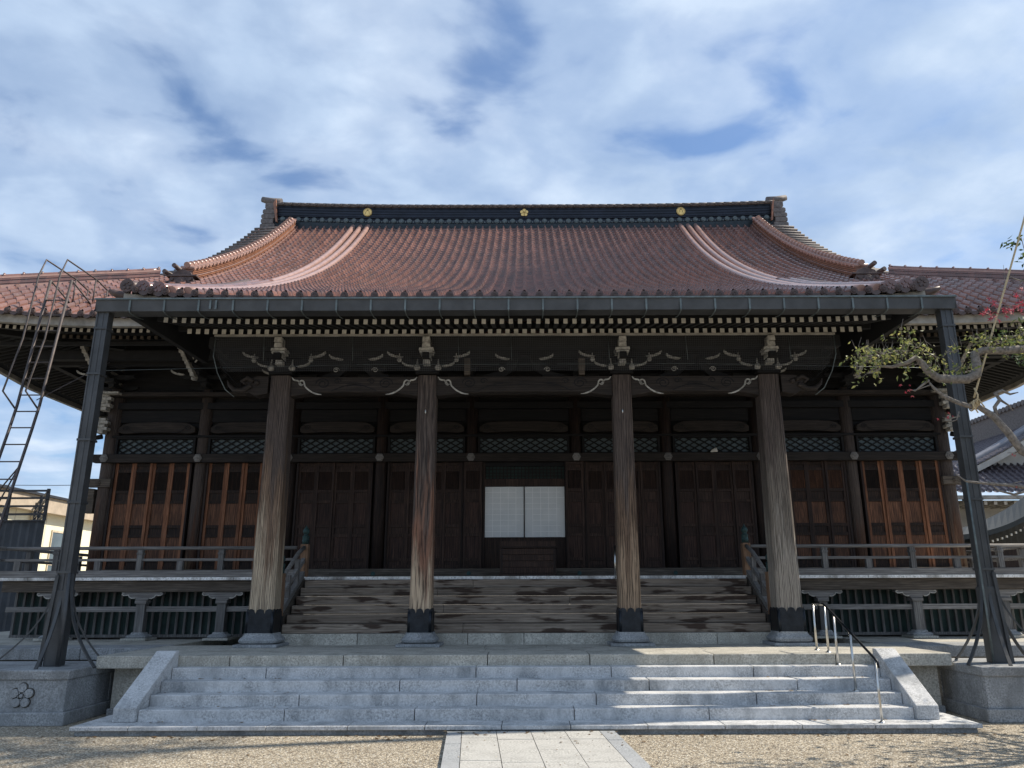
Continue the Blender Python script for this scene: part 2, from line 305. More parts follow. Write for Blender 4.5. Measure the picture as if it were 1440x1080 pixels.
# ---------------------------------------------------------------- mesh builder
class MB:
    def __init__(s): s.v = []; s.f = []; s.m = []; s.k = 0; s.sm = []; s.smooth = False; s.cuts = []
    def cut(s): s.cuts.append((len(s.v), len(s.f))); return s
    def add(s, vs, fs):
        o = len(s.v); s.v += [tuple(p) for p in vs]
        for f in fs: s.f.append(tuple(i+o for i in f)); s.m.append(s.k); s.sm.append(s.smooth)
        return s
    def box(s, x0, x1, y0, y1, z0, z1, rot=0, c=None):
        P = [(x, y, z) for z in (z0, z1) for (x, y) in ((x0, y0), (x1, y0), (x1, y1), (x0, y1))]
        if rot:
            cx, cy = c or ((x0+x1)/2, (y0+y1)/2); a, b = math.cos(rot), math.sin(rot)
            P = [(cx+(x-cx)*a-(y-cy)*b, cy+(x-cx)*b+(y-cy)*a, z) for x, y, z in P]
        return s.add(P, [(3, 2, 1, 0), (4, 5, 6, 7), (0, 1, 5, 4), (1, 2, 6, 5), (2, 3, 7, 6), (3, 0, 4, 7)])
    def cbox(s, cx, cy, cz, sx, sy, sz, rot=0): return s.box(cx-sx/2, cx+sx/2, cy-sy/2, cy+sy/2, cz-sz/2, cz+sz/2, rot)
    def beam(s, a, b, w, h, up=(0, 0, 1), w2=None, h2=None):
        a = Vector(a); b = Vector(b); d = (b-a).normalized(); u = Vector(up)
        r = d.cross(u).normalized(); u = r.cross(d)
        P = []
        for p, ww, hh in ((a, w, h), (b, w2 or w, h2 or h)):
            P += [p-r*ww/2-u*hh/2, p+r*ww/2-u*hh/2, p+r*ww/2+u*hh/2, p-r*ww/2+u*hh/2]
        return s.add(P, [(3, 2, 1, 0), (4, 5, 6, 7), (0, 1, 5, 4), (1, 2, 6, 5), (2, 3, 7, 6), (3, 0, 4, 7)])
    def tube(s, pts, r, n=8, caps=True):
        pts = [Vector(p) for p in pts]; rs = r if isinstance(r, (list, tuple)) else [r]*len(pts)
        V = []; ref = None
        for i, p in enumerate(pts):
            d = (pts[min(i+1, len(pts)-1)]-pts[max(i-1, 0)]).normalized()
            if ref is None: ref = Vector((0, 0, 1)) if abs(d.z) < 0.9 else Vector((1, 0, 0))
            a = d.cross(ref).normalized(); ref = a.cross(d).normalized()
            for k in range(n):
                t = 2*math.pi*k/n; V.append(p+(a*math.cos(t)+ref*math.sin(t))*rs[i])
        F = [(i*n+k, i*n+(k+1) % n, (i+1)*n+(k+1) % n, (i+1)*n+k) for i in range(len(pts)-1) for k in range(n)]
        sm = s.smooth; s.smooth = True; o = len(s.v); s.add(V, F); s.smooth = sm
        if caps:
            for fc in (tuple(range(n))[::-1], tuple(range((len(pts)-1)*n, len(pts)*n))): s.f.append(tuple(i+o for i in fc)); s.m.append(s.k); s.sm.append(False)
        return s
    def lathe(s, cx, cy, prof, n=20, sq=False):
        V = []
        for r, z in prof:
            for k in range(n):
                t = 2*math.pi*(k+0.5)/n; x, y = math.cos(t), math.sin(t)
                if sq:
                    q = (abs(x)**6+abs(y)**6)**(-1/6); x *= q; y *= q
                V.append((cx+r*x, cy+r*y, z))
        F = [(i*n+k, i*n+(k+1) % n, (i+1)*n+(k+1) % n, (i+1)*n+k) for i in range(len(prof)-1) for k in range(n)]
        sm = s.smooth; s.smooth = not sq; s.add(V, F+[tuple(range(n))[::-1], tuple(range((len(prof)-1)*n, len(prof)*n))]); s.smooth = sm
        return s
    def prism(s, poly, y0, y1, plane='xz'):
        # poly: outline in the given plane, extruded along the remaining axis
        n = len(poly)
        def P(a, b, t): return {'xz': (a, t, b), 'yz': (t, a, b), 'xy': (a, b, t)}[plane]
        V = [P(a, b, y0) for a, b in poly]+[P(a, b, y1) for a, b in poly]
        return s.add(V, [tuple(range(n)), tuple(range(n, 2*n))[::-1]]+[(i, i+n, (i+1) % n+n, (i+1) % n) for i in range(n)])
    def disc(s, cx, cy, cz, r, t, n=16, axis='y'):
        return s.prism([((cx if axis == 'y' else cy)+r*math.cos(2*math.pi*k/n), cz+r*math.sin(2*math.pi*k/n)) for k in range(n)],
                       (cy if axis == 'y' else cx)-t/2, (cy if axis == 'y' else cx)+t/2, 'xz' if axis == 'y' else 'yz')
    def strip(s, line, w, y0, y1):
        # ribbon of width w along a 2-D (x,z) line, extruded in y
        P = [Vector(p) for p in line]; Lf = []; Rt = []
        for i, p in enumerate(P):
            d = (P[min(i+1, len(P)-1)]-P[max(i-1, 0)]).normalized(); nn = Vector((-d.y, d.x))
            ww = w[i] if isinstance(w, (list, tuple)) else w
            Lf.append(p+nn*ww/2); Rt.append(p-nn*ww/2)
        for i in range(len(P)-1):
            s.prism([tuple(Lf[i]), tuple(Lf[i+1]), tuple(Rt[i+1]), tuple(Rt[i])], y0, y1)
        return s
    def build(s, name, mats, parent=None, bevel=0, local=None):
        if s.cuts:      # each marked piece becomes an object of its own
            cs = [(0, 0)]+[c for c in s.cuts if c != (0, 0)]+[(len(s.v), len(s.f))]; out = []
            for (v0, f0), (v1, f1) in zip(cs[:-1], cs[1:]):
                if f1 == f0: continue
                q = MB(); q.v = s.v[v0:v1]; q.f = [tuple(i-v0 for i in f) for f in s.f[f0:f1]]; q.m = s.m[f0:f1]; q.sm = s.sm[f0:f1]
                out.append(q.build(name, mats, parent, bevel, local))
            return out[0]
        me = bpy.data.meshes.new(name)
        mats = mats if isinstance(mats, (list, tuple)) else [mats]
        o = bpy.data.objects.new(name, me)
        if local is None:
            org = wloc(parent) if parent is not None else None
            if org is None:
                xs = [p[0] for p in s.v]; ys = [p[1] for p in s.v]; zs = [p[2] for p in s.v]
                org = Vector(((min(xs)+max(xs))/2, (min(ys)+max(ys))/2, min(zs))); o.location = org
            me.from_pydata([(x-org.x, y-org.y, z-org.z) for x, y, z in s.v], [], s.f)
        else: me.from_pydata(s.v, [], s.f); o.location = local
        for m in mats: me.materials.append(m)
        me.polygons.foreach_set('material_index', s.m); me.polygons.foreach_set('use_smooth', s.sm)
        me.update(); COL.objects.link(o)
        if parent is not None: o.parent = parent
        if bevel:
            b = o.modifiers.new('bevel', 'BEVEL'); b.width = bevel; b.segments = 2; b.limit_method = 'ANGLE'; b.harden_normals = False
        return o
def wloc(o):
    v = Vector((0, 0, 0))
    while o is not None: v += o.location; o = o.parent
    return v
def tag(o, label=None, cat=None, group=None, kind=None):
    for k, x in (('label', label), ('category', cat), ('group', group), ('kind', kind)):
        if x: o[k] = x
    return o
def empty(name, loc, label, cat, group=None):
    o = bpy.data.objects.new(name, None); o.location = loc; o.empty_display_size = 0.2; COL.objects.link(o)
    return tag(o, label, cat, group)
def copy_at(src, parent, loc):
    c = src.copy(); COL.objects.link(c); c.parent = parent; c.location = loc; return c
def copy_tree(o, parent, off=Vector((0, 0, 0)), top=True):
    c = o.copy(); COL.objects.link(c); c.parent = parent
    if top: c.location = o.location+off
    for ch in list(o.children): copy_tree(ch, c, off, False)
    return c
def lerp(a, b, t): return a+(b-a)*t
# ================================================================ SETTING
def ground():
    mb = MB(); mb.add([(-260, -120, 0), (260, -120, 0), (260, 420, 0), (-260, 420, 0)], [(0, 1, 2, 3)])
    o = mb.build('gravel_ground', M['gravel'], local=(0, 0, 0)); tag(o, kind='structure')
    # paved path: five rows of granite slabs, slightly skewed to the temple axis
    pb = MB(); sk = -0.068; y1 = 10.16; xs = [-1.0, -0.815, -0.395, 0.025, 0.445, 0.87, 1.06]; y = y1
    rows = []
    for k in range(6):
        yy = y1; rng = random.Random(50+k)
        pb.k = 2 if k in (0, 5) else 0
        if k in (0, 5): L_ = 0.93
        else: L_ = 0.62
        off = rng.random()*0.4 if k % 2 else 0.25
        first = True
        while yy > -3:
            ln = L_*(0.6+off) if first else L_
            first = False
            a, b = xs[k], xs[k+1]; g = 0.004
            def X(x, Y): return x+(Y-10.58)*sk
            lo = yy-ln
            zt = 0.05+rng.uniform(-0.0015, 0.0015)
            pb.add([(X(a, lo)+g, lo+g, 0.0), (X(b, lo)-g, lo+g, 0.0), (X(b, yy)-g, yy-g, 0.0), (X(a, yy)+g, yy-g, 0.0),
                    (X(a, lo)+g, lo+g, zt), (X(b, lo)-g, lo+g, zt), (X(b, yy)-g, yy-g, zt), (X(a, yy)+g, yy-g, zt)],
                   [(4, 5, 6, 7), (0, 1, 5, 4), (1, 2, 6, 5), (2, 3, 7, 6), (3, 0, 4, 7)])
            yy = lo
    pb.k = 1
    pb.add([(xs[0]+0.005+(-3-10.58)*sk, -3, 0.038), (xs[-1]-0.005+(-3-10.58)*sk, -3, 0.038), (xs[-1]-0.005+(y1-10.58)*sk, y1, 0.038), (xs[0]+0.005+(y1-10.58)*sk, y1, 0.038)], [(0, 1, 2, 3)])
    p = pb.build('paved_path', [M['path'], M['mortar'], M['pathedge']], local=(0, 0, 0)); tag(p, kind='structure')
    # loose stones on the gravel, more than anyone could count
    g = MB(); rng = random.Random(3)
    for i in range(5200):
        x = rng.uniform(-6.6, 6.6); yy = rng.uniform(7.6, 10.1)
        on = -1.02 < x-(yy-10.58)*sk < 1.08
        if on and rng.random() < .93: continue
        zb_ = 0.051 if on else 0.0
        r = rng.uniform(0.005, 0.014); a = rng.random()*6.28; h = r*rng.uniform(0.5, 0.9)
        q = [(x+r*math.cos(a+t)*rng.uniform(.7, 1.2), yy+r*math.sin(a+t)*rng.uniform(.7, 1.2)) for t in (0, 1.57, 3.14, 4.71)]
        g.add([(a_, b_, zb_) for a_, b_ in q]+[(x, yy, h+zb_)], [(0, 1, 4), (1, 2, 4), (2, 3, 4), (3, 0, 4)])
    tag(g.build('loose_pebbles', M['gravel'], local=(0, 0, 0)), 'tan and grey pebbles scattered over the gravel forecourt', 'pebbles', kind='stuff')
    lt = MB(); rng = random.Random(31)      # dry leaf scraps blown against the slab and into the step corners
    for i in range(230):
        k = rng.random()
        if k < .55: x, yy, z = rng.uniform(-6, 6), 10.16-abs(rng.gauss(0, .16)), .004+(.05 if False else 0)
        elif k < .75: x, yy, z = rng.uniform(-6.2, 6.2), rng.uniform(8.0, 10.0), .006
        else:
            j = rng.randint(0, 3); x, yy, z = rng.choice((-1, 1))*rng.uniform(3.2, 4.9), (10.55, 10.83, 11.11, 11.41)[j]-abs(rng.gauss(0, .05))-.02, (.112, .2545, .397, .5395)[j]
        if z < .01 and -1.05 < x-(yy-10.58)*sk < 1.1: z = .053
        r = rng.uniform(.008, .024); a = rng.random()*6.28; q = []
        for t_ in range(6): q.append((x+r*math.cos(a+t_*1.047)*(1 if t_ % 3 else 1.7), yy+r*math.sin(a+t_*1.047)*(1 if t_ % 3 else 1.4), z+rng.uniform(0, .010)))
        lt.add(q, [(0, 1, 2, 3), (0, 3, 4, 5)])
    tag(lt.build('leaf_litter', M['litter'], local=(0, 0, 0)), 'dry brown leaf scraps caught along the foot of the stone stairs', 'leaf litter', kind='stuff')
ground()

# ---------------------------------------------------------------- stone platform, stairs, pedestals
def joints(mb, x0, x1, y0, y1, z0, z1, cuts, g=0.009):
    cs = [x0]+sorted(cuts)+[x1]
    for a, b in zip(cs[:-1], cs[1:]): mb.box(a+(g/2 if a != x0 else 0), b-(g/2 if b != x1 else 0), y0, y1, z0, z1)
def platform():
    t = empty('stone_platform', (0, 11.8, 0), 'broad warm grey stone platform carrying the porch pillars and veranda posts', 'platform')
    mb = MB(); mb.box(-6.0, 6.0, 11.86, 13.6, 0.0, 0.66); mb.box(-12.4, 12.4, 13.70, 32, 0.0, 0.66); mb.build('core_wall', M['pave'], t)
    cuts = [-6.16, -4.35, -2.95, -2.05, -0.9, 0.35, 1.05, 2.55, 3.55, 4.6, 6.10]
    cuts = [-6.17, -4.25, -2.62, -0.55, 0.92, 2.7, 4.45, 6.12]
    for i, (a, b) in enumerate(zip(cuts[:-1], cuts[1:])):
        MB().box(a+.005, b-.005, 11.62, 12.32, 0.655, 0.828).build('coping_stone', M['pave'], t, bevel=0.012)
    mb = MB(); rng = random.Random(5)
    for r, (ya, yb) in enumerate(((12.326, 13.05), (13.056, 13.86))):
        x = -6.15+rng.random()*0.5; xs = [-6.15]
        while x < 5.6: xs.append(x); x += rng.uniform(0.9, 1.4)
        xs.append(6.1)
        for a, b in zip(xs[:-1], xs[1:]): mb.box(a+.003, b-.003, ya, yb, 0.60, 0.827)
    mb.build('paving', M['pave'], t, bevel=0.005)
    MB().box(-6.02, 6.02, 11.80, 11.858, 0.0, 0.10).build('footing', M['granited'], t, bevel=0.01)
    # side wings of the foundation
    for s, ends in ((-1, (-12.6, -6.18)), (1, (6.13, 12.6))):
        x = ends[0]
        while x < ends[1]-0.1:
            x2 = min(x+1.75, ends[1]); 
            if ends[1]-x2 < 0.5: x2 = ends[1]
            MB().box(x+.004, x2-.004, 13.32, 14.2, 0.64, 0.822).build('coping_stone', M['granited'], t, bevel=0.012); x = x2
        MB().box(ends[0], ends[1], 13.66, 14.3, 0.0, 0.64).build('recessed_wall', M['mortar'], t)
        MB().box(ends[0], ends[1], 14.203, 32, 0.5, 0.815).build('paving', M['pave'], t)
    # kerb under the wooden stairs
    cs = [-4.5, -2.9, -1.0, 0.93-0.93-0.03, 1.9, 3.3, 4.5]
    for a, b in zip(cs[:-1], cs[1:]): MB().box(a+.004, b-.004, 13.85, 14.25, 0.80, 1.008).build('kerb_stone', M['pave'], t, bevel=0.01)
platform()

def stone_stairs():
    t = empty('stone_staircase', (0, 10.2, 0), 'wide grey granite stairs of four steps between two sloping cheek stones', 'stairs')
    ys = [10.56, 10.84, 11.12, 11.42]; zs = [0.11, 0.2525, 0.395, 0.5375, 0.68]
    cut = [[-4.96+1.7, -3.05, -1.78, -0.62, 0.62, 2.0, 3.3], [-3.6, -1.9, -0.6, 0.55, 1.9, 3.2], [-3.4, -2.35, -0.72, 0.25, 1.5, 3.4], [-3.9, -2.2, -0.7, 0.95, 2.35, 3.55]]
    cut = [[-3.1, -1.78+.35, 0.12+.5, 2.35], [-3.0, -0.65, 0.93, 3.05], [-1.72, -0.12, 1.68, 3.7], [-3.65, -0.7, 1.2, 3.2]]
    for i in range(4):
        mb = MB(); joints(mb, -4.975, 4.975, ys[i], (ys[i+1] if i < 3 else 11.795)+0.05, zs[i]-0.02, zs[i+1], cut[i])
        mb.build('step', M['granite'], t, bevel=0.013)
    mb = MB(); joints(mb, -5.62, 5.62, 10.18, 11.79, 0.062, 0.11, [-4.9, -4.05, -3.2, -2.2, -1.25, -0.3, 0.55, 1.5, 2.45, 3.4, 4.3, 5.0]); mb.build('base_slab', M['granite'], t, bevel=0.006)
    mb = MB(); mb.box(-5.58, 5.58, 10.24, 11.7, 0.0, 0.062); mb.build('footing', M['granited'], t)
    for s in (-1, 1):
        # sloping cheek stone
        mb = MB(); a, b = (4.98, 5.27); 
        poly = [(10.50, 0.111), (11.618, 0.111), (11.618, 0.90), (11.52, 0.90), (10.50, 0.28)]
        x0, x1 = (a, b) if s > 0 else (-b, -a)
        mb.prism(poly, x0, x1, 'yz'); mb.build('cheek_stone', M['granite'], t, bevel=0.012)
stone_stairs()

def plum(mb, cx, y, cz, R_, r, t, n=20, axis='y'):
    for k in range(5):
        a = math.pi/2+k*2*math.pi/5; mb.disc(cx+R_*math.cos(a), y, cz+R_*math.sin(a), r, t, n)
def pedestal(s):
    X0, X1 = (6.14, 8.35); Y0, Y1 = 10.95, 12.4
    t = empty('stone_pedestal', (s*7.2, 11.6, 0), ('grey granite pedestal with a carved plum blossom under the gutter post by the ladder' if s < 0 else
              'grey granite pedestal under the gutter post beside the steel stair handrail'), 'pedestal', 'stone pedestals of the gutter posts')
    def bx(mb, ins, z0, z1, topins=None):
        ti = ins if topins is None else topins; P = []
        for z, q in ((z0, ins), (z1, ti)):
            a, b = X0+q, X1-q; xa, xb = (a, b) if s > 0 else (-b, -a)
            P += [(xa, Y0+q, z), (xb, Y0+q, z), (xb, Y1-q, z), (xa, Y1-q, z)]
        mb.add(P, [(3, 2, 1, 0), (4, 5, 6, 7), (0, 1, 5, 4), (1, 2, 6, 5), (2, 3, 7, 6), (3, 0, 4, 7)])
    mb = MB(); bx(mb, 0.0, 0, 0.17, -0.01); mb.build('plinth', M['granited'], t, bevel=0.012)
    mb = MB(); bx(mb, 0.045, 0.17, 0.572, 0.045); mb.build('body', M['granited'], t, bevel=0.006)
    for x in (X0+0.045, X0+0.30):
        pass
    mb = MB(); bx(mb, 0.02, 0.572, 0.70, 0.0); mb.build('cap', M['granited'], t, bevel=0.018)
    # corner pilaster strips on the inner face
    mb = MB(); xf = s*(X0+0.045); mb.box(min(xf, xf-s*0.012), max(xf, xf-s*0.012), Y1-0.28, Y1-0.05, 0.175, 0.568); mb.build('corner_strip', M['granited'], t, bevel=0.004)
    cxm = s*7.24 if s > 0 else -6.76
    e = MB(); plum(e, cxm, Y0+0.040, 0.375, 0.102, 0.068, 0.014); e.build('crest_shadow_line', M['mortar'], t)  # dark discs behind the petals paint a shadow outline round the crest
    e = MB(); plum(e, cxm, Y0+0.030, 0.375, 0.102, 0.056, 0.044); e.disc(cxm, Y0+0.026, 0.375, 0.024, 0.044, 12)
    for k in range(5):
        a = math.pi/2+math.pi/5+k*2*math.pi/5; e.disc(cxm+0.045*math.cos(a), Y0+0.03, 0.375+0.045*math.sin(a), 0.011, 0.036, 8)
    e.build('plum_crest', M['granited'], t, bevel=0.004)
pedestal(-1); pedestal(1)

# ================================================================ TEMPLE HALL
YW = 17.6; TH = empty('temple_hall', (0, YW, 0), 'large dark wooden temple hall with a red brown tiled roof and gold crests', 'temple')
def K(t): return 6.35+0.42*t+0.0037*t*t+0.000769*t**3 if t > 0 else 6.35+0.42*t
def clamp(x, a=0.0, b=1.0): return max(a, min(b, x))
def front_z(x, y, kohai):
    z = K(y-11.7); ax = abs(x)
    if kohai:
        return z+0.16*min(1.2, (ax/6.7)**5)*clamp(1-(y-11.7)/3.5)
    if y < 17.2: z -= 0.46*((17.2-y)/2.9)**2
    return z+0.44*clamp((ax-8)/5, 0, 1.1)**2*clamp((19.3-y)/5)**1.0
def side_z(x, y):   # side slope: same profile by distance from the side eave
    d = 13-abs(x); ym = 14.3+d; lift = 0.44*clamp((19.3-y)/5, 0, 1.1)**1.0*clamp((abs(x)-8)/5)**2
    z = K(ym-11.7); 
    if ym < 17.2: z -= 0.46*((17.2-ym)/2.9)**2
    return z+lift
PITCH = 0.2446; COURSE = 0.235
PH = [(0.0, 0.0), (0.03, 0.040), (0.09, 0.084), (0.17, 0.102), (0.25, 0.084), (0.31, 0.040), (0.34, 0.0), (0.46, -0.018), (0.66, -0.026), (0.86, -0.014)]
def tile_patch(mb, xa, xb, ylo, yhi, zf, pm=lambda x, y, z: (x, y, z), x_off=0.0):
    k0 = math.floor((xa-x_off)/PITCH); cols = []
    k = k0
    while k*PITCH+x_off < xb:
        for p, h in PH:
            x = k*PITCH+p*PITCH+x_off
            if xa-1e-6 <= x <= xb+1e-6: cols.append((x, h))
        k += 1
    if xb-cols[-1][0] > 0.01: cols.append((xb, 0.0))
    ymin = min(ylo(x) for x, _ in cols); ymax = max(yhi(x) for x, _ in cols)
    ys = []; y = ymin; j = 0
    while y < ymax-1e-4:
        ys.append((y, 0.034)); y2 = min(y+COURSE, ymax); ys.append((y2-0.002, 0.0)); y = y2
    V = []; F = []; n = len(cols)
    for (y, s_) in ys:
        for (x, h) in cols:
            yy = min(max(y, ylo(x)), yhi(x)); hh = h*1.0
            V.append(pm(x, yy, zf(x, yy)+hh+s_))
    for j in range(len(ys)-1):
        ya = ys[j][0]; yb = ys[j+1][0]
        for i in range(n-1):
            x = cols[i][0]
            if (ya >= yhi(x)-1e-6 and ya >= yhi(cols[i+1][0])-1e-6) or (yb <= ylo(x)): continue
            a = j*n+i; F.append((a, a+1, a+n+1, a+n))
    sm = mb.smooth; mb.smooth = False; mb.add(V, F); mb.smooth = sm
YR = 25.0
def roof():
    mb = MB()
    tile_patch(mb, -6.62, 6.62, lambda x: 11.7, lambda x: YR-0.1, lambda x, y: front_z(x, y, True), x_off=-PITCH*0.17)
    rf = mb.build('roof', M['tile'], TH)
    for s in (-1, 1):
        a, b = (6.62, 9.35); xa, xb = (a, b) if s > 0 else (-b, -a)
        mb = MB(); tile_patch(mb, xa, xb, lambda x: 14.3, lambda x: YR-0.1, lambda x, y: front_z(x, y, False), x_off=-PITCH*0.17); o = mb.build('roof_slope', M['tile'], rf)
        a, b = (9.35, 13.0); xa, xb = (a, b) if s > 0 else (-b, -a)
        mb = MB(); tile_patch(mb, xa, xb, lambda x: 14.3, lambda x: 14.301+(13.0-abs(x)), lambda x, y: front_z(x, y, False), x_off=-PITCH*0.17); mb.build('roof_slope', M['tile'], rf)
        # side slope, tiles running down towards the side eave
        mb = MB()
        def pm(u, v, z, s=s): return (s*(13.0-(v-14.3)), u, z)
        tile_patch(mb, 14.32, 35.6, lambda u: 14.3, lambda u: 14.3+min(3.9, max(0.01, min(u-14.3, 35.7-u))), lambda u, v, s=s: side_z(13.0-(v-14.3), u), pm)
        mb.build('roof_slope', M['tile'], rf)
        # gable wall under the verge
        mb = MB(); pts = []
        for k in range(9):
            y = 18.2+(YR-18.2)*k/8; pts.append((y, K(y-11.7)-0.15))
        pts2 = [(2*YR-y, z) for y, z in reversed(pts[:-1])]
        mb.prism(pts+pts2, s*8.9-0.06, s*8.9+0.06, 'yz'); mb.build('gable_wall', M['darkv'], TH)
        # verge: wide stepped tiles outside the descending ridge, rows crossing the slope
        mb = MB(); y = 18.3; 
        while y < YR-0.3:
            z0 = K(y-11.7); z1 = K(y+0.28-11.7); x0 = s*8.42; x1 = s*9.42
            mb.add([(x0, y, z0+0.06), (x1, y, z0-0.16), (x1, y+0.34, z1-0.05), (x0, y+0.34, z1+0.03),
                    (x0, y, z0+0.15), (x1, y, z0+0.09), (x1, y+0.34, z1+0.05), (x0, y+0.34, z1+0.10)],
                   [(3, 2, 1, 0), (4, 5, 6, 7), (0, 1, 5, 4), (1, 2, 6, 5), (2, 3, 7, 6), (3, 0, 4, 7)])
            mb.tube([(x0, y, z0+0.15), (x1+s*0.04, y, z0+0.10)], 0.055, 8)
            y += 0.28
        mb.build('verge_tiles', M['ridgegrey'], rf)
    # back slope (plain courses)
    mb = MB(); V = []; nn = 40
    for k in range(nn+1):
        y = 35.7-(35.7-YR)*k/nn; ye = 2*YR-y
        for x in (-9.35, 9.35): V.append((x, y, K(max(ye, 14.3)-11.7)))
    mb.add(V, [(2*k, 2*k+1, 2*k+3, 2*k+2) for k in range(nn)])
    mb.build('back_slope', M['tile'], rf)
    # eave end tiles: round caps and scalloped drip edges
    def eave_row(xa, xb, y, zf, name):
        mb = MB(); k = math.ceil((xa)/PITCH)
        while k*PITCH < xb:
            x = k*PITCH; z = zf(x)
            mb.smooth = False
            mb.disc(x, y-0.015, z+0.025, 0.062, 0.05, 16); mb.disc(x, y-0.045, z+0.025, 0.044, 0.014, 12)
            for q in range(5):
                a = math.pi/2+q*2*math.pi/5; mb.disc(x+0.024*math.cos(a), y-0.056, z+0.025+0.024*math.sin(a), 0.011, 0.012, 6)
            x2 = x+PITCH; z2 = zf(x2)
            if x2 < xb+0.01:
                pts = [(x+0.05, z+0.01), (x2-0.05, z2+0.01)]+[(lerp(x2-0.05, x+0.05, t), lerp(z2, z, t)-0.035-0.035*math.sin(math.pi*t)) for t in (0, .2, .4, .6, .8, 1)]
                mb.prism(pts, y-0.022, y+0.02)
            k += 1
        mb.build(name, M['tiledk'], rf)
    eave_row(-6.55, 6.6, 11.68, lambda x: front_z(x, 11.7, True), 'eave_tile_row')
    eave_row(6.75, 13.0, 14.28, lambda x: front_z(x, 14.3, False), 'eave_tile_row')
    eave_row(-13.0, -6.7, 14.28, lambda x: front_z(x, 14.3, False), 'eave_tile_row')
    # fascia boards
    def fascia(xs, y0, y1, zf, h, mat, name, up=-0.03):
        mb = MB()
        for a, b in zip(xs[:-1], xs[1:]):
            za, zb = zf(a)+up, zf(b)+up
            mb.add([(a, y0, za-h), (b, y0, zb-h), (b, y1, zb-h), (a, y1, za-h), (a, y0, za), (b, y0, zb), (b, y1, zb), (a, y1, za)],
                   [(3, 2, 1, 0), (4, 5, 6, 7), (0, 1, 5, 4), (1, 2, 6, 5), (2, 3, 7, 6), (3, 0, 4, 7)])
        mb.build(name, mat, TH)
    xs = [-6.6+13.2*i/24 for i in range(25)]
    fascia(xs, 11.76, 11.9, lambda x: front_z(x, 11.7, True), 0.13, M['fascia'], 'fascia_board')
    for s in (-1, 1):
        xs = sorted([s*(6.56+6.34*i/14) for i in range(15)])
        fascia(xs, 14.38, 14.5, lambda x: front_z(x, 14.3, False), 0.17, M['fascia'], 'fascia_board', -0.02)
        ysd = [14.3+21.4*i/30 for i in range(31)]
        mb = MB()
        for a, b in zip(ysd[:-1], ysd[1:]):
            za, zb = side_z(13, a)-0.03, side_z(13, b)-0.03; x0, x1 = sorted((s*12.82, s*12.94))
            mb.add([(x0, a, za-.17), (x1, a, za-.17), (x1, b, zb-.17), (x0, b, zb-.17), (x0, a, za), (x1, a, za), (x1, b, zb), (x0, b, zb)],
                   [(3, 2, 1, 0), (4, 5, 6, 7), (0, 1, 5, 4), (1, 2, 6, 5), (2, 3, 7, 6), (3, 0, 4, 7)])
        mb.build('fascia_board', M['fascia'], TH)
        # porch side verge: three big round ridge tubes and the bargeboard below
        for q in range(3):
            x = s*(6.52-q*0.26); pts = []
            for k in range(26):
                y = 11.72+(16.8-11.72)*k/25; pts.append((x, y, front_z(x, y, True)+0.085))
            mb = MB(); mb.tube(pts, 0.085, 10); mb.disc(x, 11.69, pts[0][2]-0.01, 0.115, 0.05, 18)
            for kk in range(5):
                a = math.pi/2+kk*2*math.pi/5; mb.disc(x+0.055*math.cos(a), 11.66, pts[0][2]-0.01+0.055*math.sin(a), 0.026, 0.02, 10)
            mb.build('verge_ridge', M['tiledk'] if q == 0 else M['tile'], rf)
        pts = [(s*(6.60+0.28*t), 11.95-0.15*t, front_z(6.6, 11.7, True)-0.03+0.07*t*t) for t in (0, .35, .7, 1)]
        mb = MB(); mb.tube(pts, [0.10, 0.085, 0.06, 0.03], 8); mb.build('corner_horn', M['tiledk'], rf)
        mb = MB(); P = []
        for k in range(14):
            y = 11.9+(16.2-11.9)*k/13; P.append((y, front_z(6.62, y, True)-0.02))
        for k in reversed(range(14)):
            y = 11.9+(16.2-11.9)*k/13; P.append((y, min(6.10+.035*(y-11.9), front_z(6.62, y, True)-.3) if y < 14.9 else front_z(6.62, y, True)-.5))
        mb.prism(P, s*6.50-0.05, s*6.50+0.05, 'yz'); mb.build('bargeboard', M['eaveshade'], TH)
        # smooth ribs running down the porch roof
        for x in (5.55, 5.82, 6.09):
            pts = [(s*x, 11.75+(YR-0.2-11.75)*k/50, front_z(x, 11.75+(YR-0.2-11.75)*k/50, True)+0.05) for k in range(51)]
            mb = MB(); mb.tube(pts, 0.088, 10); mb.build('smooth_rib', M['tilesm'], rf)
        # descending ridge: layered tiles, smooth cap bands, top roll tiles
        x = 8.2*s; y0, y1 = 17.25, 24.6; n = 60
        def dz(y): return K(y-11.7)
        for nm, rows, mats in (('ridge_base', ((.32, .0, .09, 0),), ('tilesm',)), ('ridge_band', ((.30, .40, .455, 0),), ('tilesm',)),
                               ('ridge_layers', ((.24, .09, .125, 0), (.19, .125, .145, 1), (.25, .145, .18, 0), (.19, .18, .20, 1), (.28, .20, .225, 2), (.19, .225, .245, 1), (.25, .245, .275, 0), (.19, .275, .295, 1), (.25, .295, .325, 0), (.19, .325, .345, 1), (.25, .345, .375, 0), (.19, .375, .40, 1)), ('tileor', 'tiledk', 'tilesm'))):
            mb = MB()
            for k in range(n):
                ya = y0+(y1-y0)*k/n; yb = y0+(y1-y0)*(k+1)/n; zA, zB = dz(ya), dz(yb)
                for ww, q0, q1, mk in rows:
                    mb.k = mk
                    mb.add([(x-ww/2, ya, zA+q0), (x+ww/2, ya, zA+q0), (x+ww/2, yb, zB+q0), (x-ww/2, yb, zB+q0), (x-ww/2, ya, zA+q1), (x+ww/2, ya, zA+q1), (x+ww/2, yb, zB+q1), (x-ww/2, yb, zB+q1)],
                           [(3, 2, 1, 0), (4, 5, 6, 7), (0, 1, 5, 4), (1, 2, 6, 5), (2, 3, 7, 6), (3, 0, 4, 7)])
            mb.build(nm, [M[m_] for m_ in mats], rf)
        mb = MB(); y = y0
